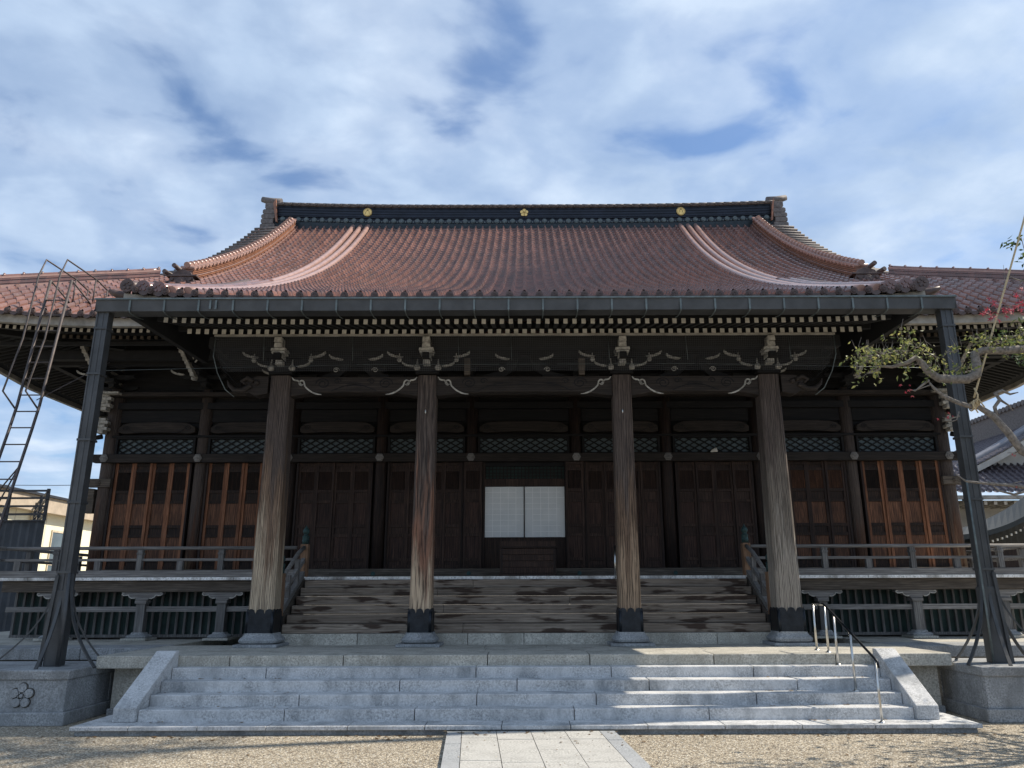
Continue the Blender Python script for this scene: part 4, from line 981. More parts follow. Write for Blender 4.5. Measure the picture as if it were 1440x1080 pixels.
# ---------------------------------------------------------------- facade of the hall
CX = [-9.65, -7.5, -5.42, -3.33, -1.24, 1.18, 3.28, 5.4, 7.54, 9.72]
def facade():
    for i, x in enumerate(CX):
        mb = MB(); corner = i in (0, 9); r = .17 if corner else .15
        mb.lathe(x, YW, [(r, 2.0), (r, 6.35)], 20)
        tag(mb.build('column', M['pil_c'] if corner or i in (1, 8) else M['darkv'], TH), label='tan weathered round corner column' if corner else None)
    # carved wood and copper rosettes over the columns
    def beam(name, z0, z1, y0, y1, mat, x0=-9.9, x1=9.97): return MB().box(x0, x1, y0, y1, z0, z1).build(name, mat, TH, bevel=.008)
    nag = beam('lintel_beam', 4.585, 4.775, YW-.26, YW-.12, M['beamw'])
    beam('sill_beam', 2.04, 2.20, YW-.25, YW-.12, M['greyd'], -9.7, 9.77)
    beam('upper_beam', 5.86, 6.02, YW-.14, YW-.04, M['dark'])
    beam('upper_beam', 6.14, 6.24, YW-.28, YW-.05, M['beamw'])
    beam('upper_beam', 5.18, 5.235, YW-.16, YW-.06, M['dark'], -9.6, 9.66)
    beam('lintel_beam', 2.02, 2.12, YW-.40, YW-.252, M['greyd'], -4.3, 4.35)
    MB().box(-9.6, 9.66, YW+.02, YW+.08, 4.6, 7.6).build('back_wall', M['dark'], TH)
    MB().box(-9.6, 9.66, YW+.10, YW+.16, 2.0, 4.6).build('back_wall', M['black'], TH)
    for s, x in ((-1, -9.65), (1, 9.72)):
        MB().box(*sorted((x-.05, x+.05)), YW+.12, 32, 2.0, 7.7).build('side_wall', M['darkv'], TH)
        for z in (2.1, 4.66, 5.95):
            MB().box(*sorted((x, x+s*.16)), YW+.0, 32, z-.08, z+.08).build('side_beam', M['greyd'], TH)
        for k in range(1, 7):
            MB().lathe(x, YW+k*2.3, [(.15, 2.0), (.15, 6.3)], 14).build('column', M['darkv'], TH)
    MB().box(-9.6, 9.66, 31.9, 32, 2.0, 7.6).build('back_wall', M['dark'], TH)
    for i, x in enumerate(CX):
        m = MB(); m.disc(x, YW-.268, 4.68, .10, .025, 6); m.disc(x, YW-.286, 4.68, .065, .03, 12); m.disc(x, YW-.305, 4.68, .028, .03, 10)
        m.build('rosette', M['grey'], nag)
        if 2 <= i <= 7:
            m = MB(); m.disc(x, YW-.410, 2.09, .05, .02, 6); m.disc(x, YW-.42, 2.09, .028, .02, 10); m.build('rosette', M['verd'], TH)
    # second short beam ends at the corners, nosings on the corner columns
    for s, x in ((-1, -9.65), (1, 9.72)):
        b = MB(); b.box(*sorted((x-s*.2, x+s*.33)), YW-.22, YW-.08, 4.03, 4.22); b.disc(x+s*.08, YW-.235, 4.125, .07, .02, 6); b.disc(x+s*.08, YW-.245, 4.125, .035, .03, 10)
        b.build('beam_end', M['greyd'], TH, bevel=.008)
        if s < 0:
            b = MB(); b.prism([(x-.18, 3.80), (x-.52, 3.86), (x-.60, 3.93), (x-.52, 3.98), (x-.42, 3.96), (x-.38, 4.02), (x-.18, 4.0)], YW-.15, YW+.05); b.box(x-.34, x-.18, YW-.12, YW, 3.45, 3.82); b.build('carved_bracket', M['greyd'], TH)
        for zc, k in ((5.98, 1.0), (5.42, .9)):
            b = MB(); 
            for q_ in range(5):
                wq = (.10, .13, .11, .14, .12)[q_]; xo = x+s*(.10+(.035, .0, .05, .02, .07)[q_]); zq = zc-.20*k+q_*.085*k
                b.prism([(xo-wq, zq), (xo+wq*.7, zq+.01), (xo+wq, zq+.045*k), (xo+wq*.7, zq+.083*k), (xo-wq, zq+.083*k)] if s > 0 else [(xo+wq, zq), (xo-wq*.7, zq+.01), (xo-wq, zq+.045*k), (xo-wq*.7, zq+.083*k), (xo+wq, zq+.083*k)], YW-.40+.02*q_, YW-.20)
            b.build('nosing', M['carvew'], TH, bevel=.012)
            b = MB(); b.tube([(x+s*.2, YW-.1, zc-.2), (x+s*.38, YW-.12, zc-.24), (x+s*.46, YW-.12, zc-.12), (x+s*.38, YW-.12, zc-.04), (x+s*.30, YW-.1, zc-.1)], [.06, .06, .05, .04, .02], 8); b.build('carved_bracket', M['dark'], TH)
        b = MB(); b.box(x-.22, x+.22, YW-.45, YW-.1, 6.17, 6.215); b.build('corner_cap', M['carvew'], TH)
    # bays: curved rainbow tie beam, diamond lattice, doors
    for i, (a, b) in enumerate(zip(CX[:-1], CX[1:])):
        a2, b2 = a+.15, b-.15; n = 16
        tp = [(lerp(a2+.03, b2-.03, k/n), 5.52+.03*math.sin(math.pi*k/n)-.10*clamp(1-min(k, n-k)/1.5)) for k in range(n+1)]
        bt = [(lerp(a2+.03, b2-.03, k/n), 5.26+.045*math.sin(math.pi*k/n)+.05*clamp(1-min(k, n-k)/1.2)) for k in range(n+1)]
        mb = MB(); mb.prism(tp+bt[::-1], YW-.15, YW-.01); rb = mb.build('tie_beam', M['beamw'], TH, bevel=.012)
        c = MB()
        for x, s in ((a2+.2, 1), (b2-.2, -1)):
            spiral(c, x, 5.40, .075, YW-.160, YW-.148, s, .014, 1.4); c.cut(); c.strip([(x+s*(.08+.3*t), 5.38-.09*math.sin(t*2.2)) for t in (0, .2, .4, .6, .8, 1)], .012, YW-.160, YW-.148); c.cut()
        c.build('carved_line', M['black'], rb)
        lt = MB(); lt.box(a2, b2, YW-.035, YW-.015, 4.79, 5.17); la = lt.build('lattice_panel', M['lattglass'], TH)
        fr = MB(); z0, z1 = 4.80, 5.16; fr.box(a2, b2, YW-.13, YW-.04, 4.776, 4.81); fr.box(a2, b2, YW-.13, YW-.04, 5.15, 5.179)
        fr.box(a2, a2+.05, YW-.13, YW-.04, 4.811, 5.149); fr.box(b2-.05, b2, YW-.13, YW-.04, 4.811, 5.149)
        # diagonal laths, clipped to the frame
        H = z1-z0; run = .62; step = .235; x = a2-run
        while x < b2:
            for sg in (1, -1):
                p0, p1 = (x, z0 if sg > 0 else z1), (x+run, z1 if sg > 0 else z0)
                t0 = clamp((a2+.05-p0[0])/run); t1 = clamp((b2-.05-p0[0])/run)
                if t1-t0 > .03:
                    q0 = (lerp(p0[0], p1[0], t0), lerp(p0[1], p1[1], t0)); q1 = (lerp(p0[0], p1[0], t1), lerp(p0[1], p1[1], t1))
                    fr.strip([q0, q1], .030, YW-(.075 if sg > 0 else .060), YW-(.060 if sg > 0 else .045))
            x += step
        fr.build('lattice_frame', M['dark'], la)
        for z in (5.6,): MB().box(a2, b2, YW-.05, YW-.0, 5.56, 5.85).build('wall_board', M['dark'], TH)
    # ---------- doors: a leaf of stiles, rails, a slatted upper light and boarded panels
    def leaf(w_, kind):
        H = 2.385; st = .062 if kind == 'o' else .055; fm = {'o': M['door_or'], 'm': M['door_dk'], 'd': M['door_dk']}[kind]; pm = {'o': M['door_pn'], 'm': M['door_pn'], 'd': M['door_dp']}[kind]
        # local coordinates: x 0..w, y 0 = back, z 0..H
        d = MB().box(st, w_-st, -.007, -.002, .01, H-.01).build('door', M['door_md'], TH, local=(0, 0, 0))
        f = MB(); f.box(0.002, st, -.05, 0, 0, H).cut().box(w_-st, w_-.002, -.05, 0, 0, H); f.build('stile', fm, d, local=(0, 0, 0))
        r = MB(); zs = [0, .09, .16, .71, .78, .90, .97, 1.50, 1.57, 1.70, 1.77, 2.20, 2.27, H-.02, H]
        for z in (.045, .20, .735, .945, 1.49, 1.73, 2.21, 2.345): r.box(st, w_-st, -.046, -.008, z-.032, z+.032).cut()
        r.build('rail', M['door_md'] if kind != 'd' else M['door_dk'], d, local=(0, 0, 0))
        p = MB(); p.box(st, w_-st, -.022, -.008, .22, .71).cut(); p.box(st, w_-st, -.022, -.008, .97, 1.465)
        p.build('panel', pm, d, local=(0, 0, 0))
        p2 = MB(); p2.box(st, w_-st, -.020, -.008, .03, .19).cut(); p2.box(st, w_-st, -.020, -.008, .76, .92).cut(); p2.box(st, w_-st, -.020, -.008, 1.51, 1.71).cut(); p2.box(st, w_-st, -.020, -.008, 2.23, 2.33)
        p2.build('recessed_panel', M['door_md'] if kind != 'd' else M['door_dk'], d, local=(0, 0, 0))
        sl = MB(); x = st+.012
        while x < w_-st-.01: sl.box(x, x+.010, -.036, -.016, 1.76, 2.18); x += .026
        sl.build('slats', M['door_md'] if kind == 'o' else pm, d, local=(0, 0, 0))
        return d
    src = {}
    def put(x, w_, kind, y=YW-.04, rz=0.0):
        key = (round(w_, 3), kind)
        if key not in src: d = leaf(w_, kind); src[key] = d
        else: d = copy_tree(src[key], TH)
        d.location = (x, y-YW, 2.2); d.rotation_euler = (0, 0, rz); return d
    for i, (a, b) in enumerate(zip(CX[:-1], CX[1:])):
        if i == 4: continue
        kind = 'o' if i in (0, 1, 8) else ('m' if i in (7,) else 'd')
        a2, b2 = a+.17, b-.17; MB().box(a2, a2+.045, YW-.13, YW, 2.2, 4.58).build('jamb', M['darkv'], TH); MB().box(b2-.045, b2, YW-.13, YW, 2.2, 4.58).build('jamb', M['darkv'], TH)
        n = 4; w_ = round((b2-a2-.09)/n, 3); rng = random.Random(i)
        for k in range(n):
            zig = (k % 2)
            put(a2+.045+k*w_, w_, kind, YW-.04-(.028 if (k // 1) % 2 else 0))
    # folded leaves beside the open centre bay
    put(CX[4]+.0-.16, .42, 'd', YW-.155); put(CX[5]-.26, .42, 'd', YW-.155)
    a, b = -.92, .90
    MB().box(a-.06, a, YW-.12, YW, 2.2, 4.58).build('jamb', M['darkv'], TH); MB().box(b, b+.06, YW-.12, YW, 2.2, 4.58).build('jamb', M['darkv'], TH)
    MB().box(a, b, YW-.10, YW-.02, 4.03, 4.20).build('lintel_beam', M['door_dk'], TH)
    MB().box(a, b, YW-.10, YW-.02, 4.49, 4.58).build('lintel_beam', M['dark'], TH)
    tr = MB(); tr.box(a, b, YW-.03, YW-.01, 4.2, 4.49); tp = tr.build('transom', M['greentarp'], TH)
    g = MB(); x = a
    while x < b: g.box(x, x+.018, YW-.07, YW-.032, 4.201, 4.489); x += .083
    for z in (4.26, 4.33, 4.41): g.box(a, b, YW-.075, YW-.070, z, z+.014)
    g.build('grid', M['darkv'], tp)
    MB().box(a, b, YW-.06, YW-.02, 2.2, 2.88).build('dado_panel', M['door_dk'], TH)
    for q, (x0, x1) in enumerate(((a+.005, -.035), (-.012, b-.005))):
        s_ = MB(); s_.box(x0, x1, YW-.085, YW-.065, 2.885, 4.02); sc = s_.build('paper_screen', M['paper'], TH)
        g = MB(); wv = (x1-x0)/5; rng = random.Random(q+4)
        for k in range(1, 5): g.box(x0+k*wv-.0045, x0+k*wv+.0045, YW-.088, YW-.0851, 2.90, 4.0)
        for k in range(1, 9): 
            z = 2.885+1.135*k/9; g.box(x0+wv*rng.choice((0, 0.5, 1)), x1-wv*rng.choice((0, 0.5, 1)), YW-.090, YW-.0881, z-.0035, z+.0035)
        g.build('screen_thread', M['thread'], sc)
        f = MB(); f.box(x0-.02, x0, YW-.10, YW-.062, 2.88, 4.028).cut(); f.box(x1, x1+.018, YW-.10, YW-.062, 2.88, 4.028); f.build('screen_frame', M['darkv'], sc)
    # brackets over the wall columns, in the deep shade of the eaves
    for i, x in enumerate(CX):
        if 3 <= i <= 6: pass
        t = MB(); zb = 6.26
        for lvl, (yo, zz_) in enumerate(((0, 0), (-.42, .17), (-.84, .34))):
            t.box(x-.06, x+.06, YW+yo-.40, YW+.05, zb+zz_+.08, zb+zz_+.17)
            t.box(x-.13, x+.13, YW+yo-.13, YW+yo+.13, zb+zz_, zb+zz_+.08)
            L_ = .45+.1*lvl
            t.prism([(x-L_, zb+zz_+.17), (x-L_, zb+zz_+.12), (x-L_*.7, zb+zz_+.08), (x+L_*.7, zb+zz_+.08), (x+L_, zb+zz_+.12), (x+L_, zb+zz_+.17)], YW+yo-.05, YW+yo+.05)
        br = t.build('bracket', M['eaveshade'], TH)
        if i in (1, 2, 7, 8, 0, 9):
            sg = -1 if x < 0 else 1; c = MB()
            for k in range(8):   # pale scaled nosing sloping down and out
                yy = YW-1.45+.02*k; zt = 7.02-.085*k
                xk = x+sg*(.16-.042*k); c.prism([(xk-.045-.012*(k % 2), zt-.085), (xk+.045, zt-.085), (xk+sg*.03+.04, zt), (xk+sg*.03-.04, zt)], yy, yy+.2)
            if i in (1, 8): c.cut(); c.tube([(x-sg*.20, YW-1.4, 6.62), (x-sg*.28, YW-1.4, 6.74), (x-sg*.22, YW-1.4, 6.82), (x-sg*.13, YW-1.4, 6.78), (x-sg*.16, YW-1.4, 6.70)], [.015, .028, .03, .025, .01], 8)
            c.cut(); c.box(x-.05, x+.05, YW-.95, YW-.85, 6.36, 6.45); c.cut()
            wing(c, x+sg*.25, 6.50, YW-.9, YW-.84, sg, .3)
            c.build('nosing', M['carvew'], br)
    MB().box(-10.8, 10.87, YW-.95, YW-.80, 6.70, 6.85).build('bracket_beam', M['eaveshade'], TH)
facade()
# ================================================================ WOODEN STAIRS
def finial(name, x, y, z, parent, r=.066):
    b = MB(); b.lathe(x, y, [(r, z), (r, z+.05), (r*1.06, z+.055), (r*1.06, z+.075), (r*.98, z+.08), (r, z+.13), (r*1.06, z+.135), (r*1.04, z+.155), (r*.72, z+.175), (r*.55, z+.19),
                             (r*.62, z+.20), (r*.95, z+.225), (r*1.0, z+.255), (r*.85, z+.29), (r*.5, z+.32), (r*.2, z+.345), (.004, z+.375)], 24)
    return b.build(name, M['verd'], parent)
def wooden_stairs():
    t = empty('wooden_staircase', (0, 14.2, 0), 'blotched grey wooden stairs rising between the porch pillars to the temple doors', 'stairs')
    ys = [13.95, 14.20, 14.45, 14.70, 14.95, 15.20, 15.42]; zs = [1.01, 1.165, 1.32, 1.475, 1.63, 1.785, 1.935]
    rng = random.Random(8)
    for i in range(6):
        mb = MB(); c = rng.uniform(-2, 2)
        for a, b in ((-4.25, c), (c, 4.27)):
            mb.box(a+.0015, b-.0015, ys[i], ys[i]+.27, zs[i]+.0, zs[i+1]-.002)
        mb.build('step', M['tread'], t, bevel=.012)
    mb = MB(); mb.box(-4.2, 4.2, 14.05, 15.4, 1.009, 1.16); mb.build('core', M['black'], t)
    for s in (-1, 1):
        xo = s*4.36
        # newel posts with bronze finials and metal shoes
        for (y, z0, z1, hw) in ((15.46, 1.96, 2.62, .075), (14.02, 1.01, 2.03, .075)):
            p = MB().box(xo-hw, xo+hw, y-hw, y+hw, z0, z1).build('newel_post', M['tan'], t, bevel=.008)
            finial('finial', xo, y, z1, p)
            if y < 15: 
                sh = MB(); sh.box(xo-hw-.008, xo+hw+.008, y-hw-.008, y+hw+.008, 1.012, 1.30); sh.prism([(xo-hw-.008, 1.30), (xo+hw+.008, 1.30), (xo+hw+.008, 1.33), (xo+.03, 1.335), (xo, 1.305), (xo-.03, 1.335), (xo-hw-.008, 1.33)], y-hw-.009, y-hw-.002)
                sh.build('metal_shoe', M['shoe'], p)
        a = Vector((xo, 15.40, 2.50)); b = Vector((xo, 14.10, 1.86)); 
        r = MB(); r.tube([Vector((xo, 15.40, 2.56)), Vector((xo, 15.0, 2.42)), Vector((xo, 14.10, 1.93))], .038, 10); r.build('handrail', M['grey'], t)
        MB().beam((xo, 15.42, 2.33), (xo, 14.05, 1.62), .07, .075).build('middle_rail', M['grey'], t, bevel=.006)
        MB().beam((xo, 15.42, 2.06), (xo, 14.05, 1.32), .09, .10).build('bottom_rail', M['grey'], t, bevel=.006)
        for q in (.3, .68):
            y = lerp(15.4, 14.1, q); z = lerp(2.06, 1.35, q); MB().box(xo-.04, xo+.04, y-.045, y+.045, z+.03, z+.50-.10*q).build('baluster', M['greyv'], t)
        mb = MB(); mb.prism([(13.97, 1.010), (13.97, 1.20), (15.40, 1.98), (15.44, 1.98), (15.44, 1.010)], xo-.06, xo+.06, 'yz'); mb.build('string_board', M['greyd'], t)
    for q, (x, s) in enumerate(((-1.80, -1), (1.75, 1))):
        h = empty('grab_rail', (x, 15.0, 1.8), 'thin steel grab rail on the wooden stairs by the %s pillar' % ('reddish' if q == 0 else 'grey brown inner'), 'handrail', 'grab rails on the wooden stairs')
        m = MB(); m.tube([(x, 15.33, 1.935), (x, 15.33, 2.55)], .016, 10); m.disc(x, 15.33, 1.94, .0, .0) if False else None; m.build('upright', M['steel'], h)
        m = MB(); m.tube([(x, 14.32, 1.32), (x, 14.32, 1.90)], .016, 10); m.build('upright', M['steel'], h)
        m = MB(); m.tube([(x, 15.40, 2.55), (x, 15.30, 2.56), (x, 14.30, 1.93), (x, 14.22, 1.90)], .018, 10); m.build('rail', M['shoe'], h)
        for (y, z) in ((15.33, 1.936), (14.32, 1.321)): m = MB(); m.lathe(x, y, [(.045, z), (.045, z+.008), (.02, z+.012)], 14); m.build('foot_plate', M['steel'], h)
wooden_stairs()

# ================================================================ VERANDA
def veranda():
    t = empty('veranda', (0, 15.4, 0), 'weathered grey wooden veranda with low railing and bracketed posts round the hall', 'veranda')
    XE = 10.35
    d = MB(); rng = random.Random(4); x = -XE; 
    while x < XE:
        w_ = rng.uniform(.62, .72) if abs(x) > 4.3 else .59; x2 = min(x+w_, XE)
        d.box(x+.002, x2-.002, 15.38+rng.uniform(-.006, .006), YW-.26, 1.937, 1.995); x = x2
    for s in (-1, 1):
        y = YW-.26
        while y < 31: d.box(*sorted((s*(XE+.02), s*9.9)), y+.002, y+.65-.002, 1.937, 1.995); y += .65
    dk = d.build('deck', M['plankend'], t, bevel=.004)
    # edge beams
    for (a, b) in ((-XE+.1, -4.46), (4.46, XE-.1)): MB().box(a, b, 15.47, 15.70, 1.72, 1.935).build('edge_beam', M['greyd'], t, bevel=.01)
    for s in (-1, 1): MB().box(*sorted((s*(XE-.3), s*(XE-.1))), 15.71, 31, 1.72, 1.935).build('edge_beam', M['greyd'], t)
    sup = [-9.16, -7.5, -5.93, 5.80, 7.64, 9.35]
    def support(x, y, first=None):
        p = MB(); hw = .085; p.box(x-hw, x+hw, y-hw, y+hw, .96, 1.50)
        p = p.build('support_post', M['greyv'], t, bevel=.008)
        b = MB(); b.lathe(x, y, [(.19, .862), (.20, .885), (.18, .91), (.13, .93), (.115, .965)], 24, True); b.box(x-.20, x+.20, y-.20, y+.20, .855, .863) if False else None
        b.build('post_foot', M['granited'], p)
        MB().box(x-.24, x+.24, y-.24, y+.24, .822, .862).build('pad_stone', M['pave'], p)
        c = MB(); c.box(x-.11, x+.11, y-.11, y+.11, 1.50, 1.56)
        L_ = .40; P = [(x-L_, 1.718), (x-L_, 1.69), (x-L_+.02, 1.665), (x-L_+.06, 1.655), (x-.27, 1.665), (x-.255, 1.63), (x-.20, 1.60), (x-.13, 1.60), (x-.12, 1.562), (x+.12, 1.562), (x+.13, 1.60), (x+.20, 1.60), (x+.255, 1.63), (x+.27, 1.665), (x+L_-.06, 1.655), (x+L_-.02, 1.665), (x+L_, 1.69), (x+L_, 1.718)]
        c.prism(P, y-.07, y+.07); c.build('carved_capital', M['grey'], p, bevel=.006)
        e = MB()
        for s in (-1, 1):
            pts = [(x+s*(.14), 1.600), (x+s*.20, 1.60), (x+s*.25, 1.628), (x+s*.268, 1.663), (x+s*.31, 1.655), (x+s*.36, 1.652), (x+s*.395, 1.675), (x+s*.385, 1.70), (x+s*.35, 1.70)]
            e.strip(pts, .017, y-.078, y-.071); e.cut()
        e.build('carved_line', M['carvew'], p)
    for x in sup: support(x, 15.58)
    for s in (-1, 1):
        for k in range(1, 6): support(s*(XE-.2), 15.58+k*2.0)
    for (a, b) in ((-XE+.1, -4.5), (4.5, XE-.1)):
        xs = [a]+[x for x in sup if a < x < b]+[b]
        for p, q in zip(xs[:-1], xs[1:]):
            MB().box(p+.087, q-.087, 15.555, 15.615, 1.345, 1.445).build('tie_rail', M['grey'], t, bevel=.005)
        # green boards with upright slats behind the posts
        k = MB(); k.box(a, b, 16.02, 16.05, .86, 1.93); pn = k.build('skirt_board', M['greentarp'], t)
        k = MB(); x = a; 
        while x < b: k.box(x, x+.045, 15.94, 15.98, .90, 1.92); x += .163
        k.box(a, b, 15.93, 15.975+.02, .85, .905); k.build('slats', M['greyv'], pn)
        # railing
        r = MB(); a0, b0 = (a-.1, b-.02) if a < 0 else (a-.06, b+.1)
        r.tube([(a0-.25*(a < 0), 15.46, 2.555), (b0+.25*(a > 0), 15.46, 2.555)], .034, 12); r.build('top_rail', M['grey'], t)
        MB().box(a0-.15*(a < 0), b0+.15*(a > 0), 15.43, 15.49, 2.305, 2.355).build('middle_rail', M['grey'], t, bevel=.004)
        MB().box(a0-.05*(a < 0), b0+.05*(a > 0), 15.395, 15.525, 1.997, 2.125).build('bottom_rail', M['grey'], t, bevel=.008)
        for x in ([-9.25, -7.6, -6.0] if a < 0 else [5.9, 7.63, 9.36]):
            p = MB(); p.box(x-.052, x+.052, 15.41, 15.51, 2.126, 2.50); p.box(x-.062, x+.062, 15.40, 15.52, 2.43, 2.47); p.box(x-.058, x+.058, 15.405, 15.515, 2.50, 2.525); p.build('rail_post', M['greyv'], t, bevel=.005)
        for x in ([-10.0, -8.42, -6.8, -5.2] if a < 0 else [5.1, 6.76, 8.5, 10.0]):
            MB().box(x-.06, x+.06, 15.42, 15.50, 2.126, 2.304).build('short_post', M['greyv'], t, bevel=.004)
    for s in (-1, 1):
        xx = s*(XE-.06)
        m = MB(); m.tube([(xx, 15.1, 2.56), (xx, 31, 2.56)], .034, 10); m.build('top_rail', M['grey'], t)
        MB().box(xx-.03, xx+.03, 15.2, 31, 2.303, 2.352).build('middle_rail', M['grey'], t)
        MB().box(xx-.06, xx+.06, 15.53, 31, 1.998, 2.122).build('bottom_rail', M['grey'], t)
        for k in range(8): MB().box(xx-.05, xx+.05, 16.2+k*1.8, 16.3+k*1.8, 2.12, 2.52).build('rail_post', M['greyv'], t)
        k = MB(); k.box(*sorted((s*(XE-.6), s*(XE-.63))), 16.06, 31, .86, 1.93); k.build('skirt_board', M['greentarp'], t)
veranda()

# ================================================================ OFFERING BOX
def offering_box():
    t = empty('offering_box', (0.05, 16.4, 1.995), 'dark wooden offering box standing before the white screens', 'offering box')
    x0, x1, y0, y1 = -.52, .62, 15.95, 16.65; z = 1.997
    for k in range(4): 
        MB().box(x0+.02, x1-.02, y0, y1, z+.06+k*.125, z+.06+k*.125+.121).build('board', M['door_dk'], t, bevel=.006)
    MB().box(x0-.01, x1+.01, y0-.02, y1+.02, z, z+.058).build('foot_frame', M['door_dk'], t, bevel=.006)
    MB().box(x0-.02, x1+.02, y0-.03, y1+.03, z+.565, z+.60).build('rim', M['darkv'], t, bevel=.005)
    for x in (x0+.005, x1-.055): MB().box(x, x+.05, y0-.012, y0-.001, z+.06, z+.56).build('corner_post', M['darkv'], t)
    m = MB()
    for k in range(9): m.box(x0+.05, x1-.05, y0+.03+k*.075, y0+.07+k*.075, z+.602, z+.65)
    m.box(x0, x1, y0-.02, y0+.02, z+.601, z+.70); m.box(x0, x1, y1-.02, y1+.02, z+.601, z+.70); m.build('coin_grille', M['door_dk'], t)
    m = MB()
    for x in (x0+.06, x1-.08):
        for q in (.10, .25, .40, .54): m.disc(x, y0-.014, z+q, .010, .006, 8)
    m.build('nail_heads', M['shoe'], t)
offering_box()

# ================================================================ STEEL HANDRAIL ON THE STONE STAIRS
def handrail():
    t = empty('steel_handrail', (4.42, 11, 0), 'polished steel handrail with dark grip on the right of the stone steps', 'handrail')
    feet = [(10.28, .11), (10.98, .395), (11.50, .68), (11.82, .826), (12.28, .826)]
    def top(y): return 1.50 if y > 11.8 else lerp(.86, 1.50, (y-10.28)/(11.82-10.28))
    for y, z in feet:
        m = MB(); m.tube([(4.43, y, z), (4.43, y, top(y)-.01)], .016, 12); p = m.build('upright', M['steel'], t)
        m = MB(); m.lathe(4.43, y, [(.045, z), (.045, z+.006), (.028, z+.014), (.018, z+.03)], 18); m.build('foot_plate', M['steel'], p)
    m = MB(); m.tube([(4.43, 12.29, 1.50), (4.43, 11.82, 1.50)], .013, 12); m.build('level_bar', M['steel'], t)
    m = MB(); m.tube([(4.43, 11.90, 1.515), (4.43, 11.82, 1.505), (4.43, 10.28, .865), (4.43, 10.22, .835), (4.43, 10.20, .76)], .017, 12); m.build('grip_rail', M['shoe'], t)
handrail()

# ================================================================ RAIN GUTTER ON ITS TWO POSTS
def gutter():
    YG = 11.58; t = empty('rain_gutter', (0, YG, 0), 'long dark grey box gutter across the porch eave on two tall steel posts', 'gutter')
    x0, x1, z0, z1 = -6.84, 6.88, 6.035, 6.235
    m = MB(); P = [(YG-.16, z1), (YG-.13, z0), (YG+.13, z0), (YG+.16, z1), (YG+.145, z1), (YG+.118, z0+.015), (YG-.118, z0+.015), (YG-.145, z1)]
    m.prism(P, x0, x1, 'yz'); m.box(x0-.004, x0, YG-.15, YG+.15, z0, z1); m.box(x1, x1+.004, YG-.15, YG+.15, z0, z1)
    m.k = 1; m.box(x0-.01, x1+.01, YG-.185, YG-.158, z1-.018, z1+.008)
    m.build('trough', [M['gutter'], M['band']], t)
    n = 24; x = x0+.55; src = None; st = (x1-x0-1.1)/(n-1)
    for i in range(n):
        if src is None:
            b = MB(); b.box(-.015, .015, -.166, -.159, .0, .195); b.tube([(0, -.16, 0), (0, -.145, -.02), (.0, -.06, -.03), (0, .12, -.02), (0, .30, .02)], .009, 6)
            src = b.build('strap', M['band'], t, local=(x, 0, z0)); o = src
        else: o = copy_at(src, t, Vector((x+i*st, 0, z0)))
    m = MB()
    for xx in (-5.02, -4.93): m.box(xx, xx+.03, YG-.172, YG-.161, z0+.02, z1-.03)
    m.build('patch', M['band'], t)
    for s in (-1, 1):
        x = s*6.74; yp = YG; m = MB(); c = .085
        m.box(x-c, x+c, yp-.085, yp+.085, .70, 6.043); m.box(x-c-.012, x-c+.012, yp-.098, yp-.075, .70, 6.04); m.box(x+c-.012, x+c+.012, yp-.098, yp-.075, .70, 6.04); m.box(x-.018, x+.018, yp-.094, yp-.075, .70, 6.04)
        p = m.build('post', M['gutter'], t, bevel=.004)
        # wider lower section of four legs
        for q in (-1, 1):
            m = MB(); m.beam((x+q*.075, yp-.10, 1.95), (x+q*.135, yp-.12, .70), .05, .04, (0, 1, 0)); m.build('leg_plate', M['gutter'], p)
        m = MB(); m.box(x-.105, x+.105, yp-.10, yp+.10, .70, 1.75); m.build('lower_casing', M['gutter'], p, bevel=.01)
        for z in (1.98, 3.0, 3.95, 5.0, 5.75): m = MB(); m.box(x-c-.02, x+c+.02, yp-.108, yp+.095, z, z+.035); m.build('clamp_band', M['gutter'], p)
        # curved stays
        for dx, dy in ((-.72, -.35), (.62, .25), (-.30, .55), (.05, -.50) if s < 0 else (-.12, -.50), (.75, -.3)):
            if s > 0 and dx < -.5: dx = -.62
            pts = [(x+dx*.12*(1-0), yp+dy*.12, 2.0)]
            for k in range(1, 11):
                q = k/10; pts.append((x+dx*(.14+.86*q**2.2), yp+dy*(.14+.86*q**2.2), lerp(1.95, .70, q)))
            m = MB()
            for a, b in zip(pts[:-1], pts[1:]): m.beam(a, b, .045, .02, (dx, dy, .01))
            m.build('stay', M['gutter'], p)
        if s < 0:
            m = MB(); m.tube([(x+.10, yp-.11, 1.98), (x+.13, yp-.13, 1.4), (x+.135, yp-.15, .72)], .028, 8); m.build('cable_pipe', M['gutter'], p)
        else:
            m = MB(); m.tube([(x-.11, yp-.11, 3.3), (x-.115, yp-.115, 2.4), (x-.13, yp-.14, 1.4), (x-.15, yp-.16, .72)], .016, 8); m.build('cable_pipe', M['band'], p)
gutter()

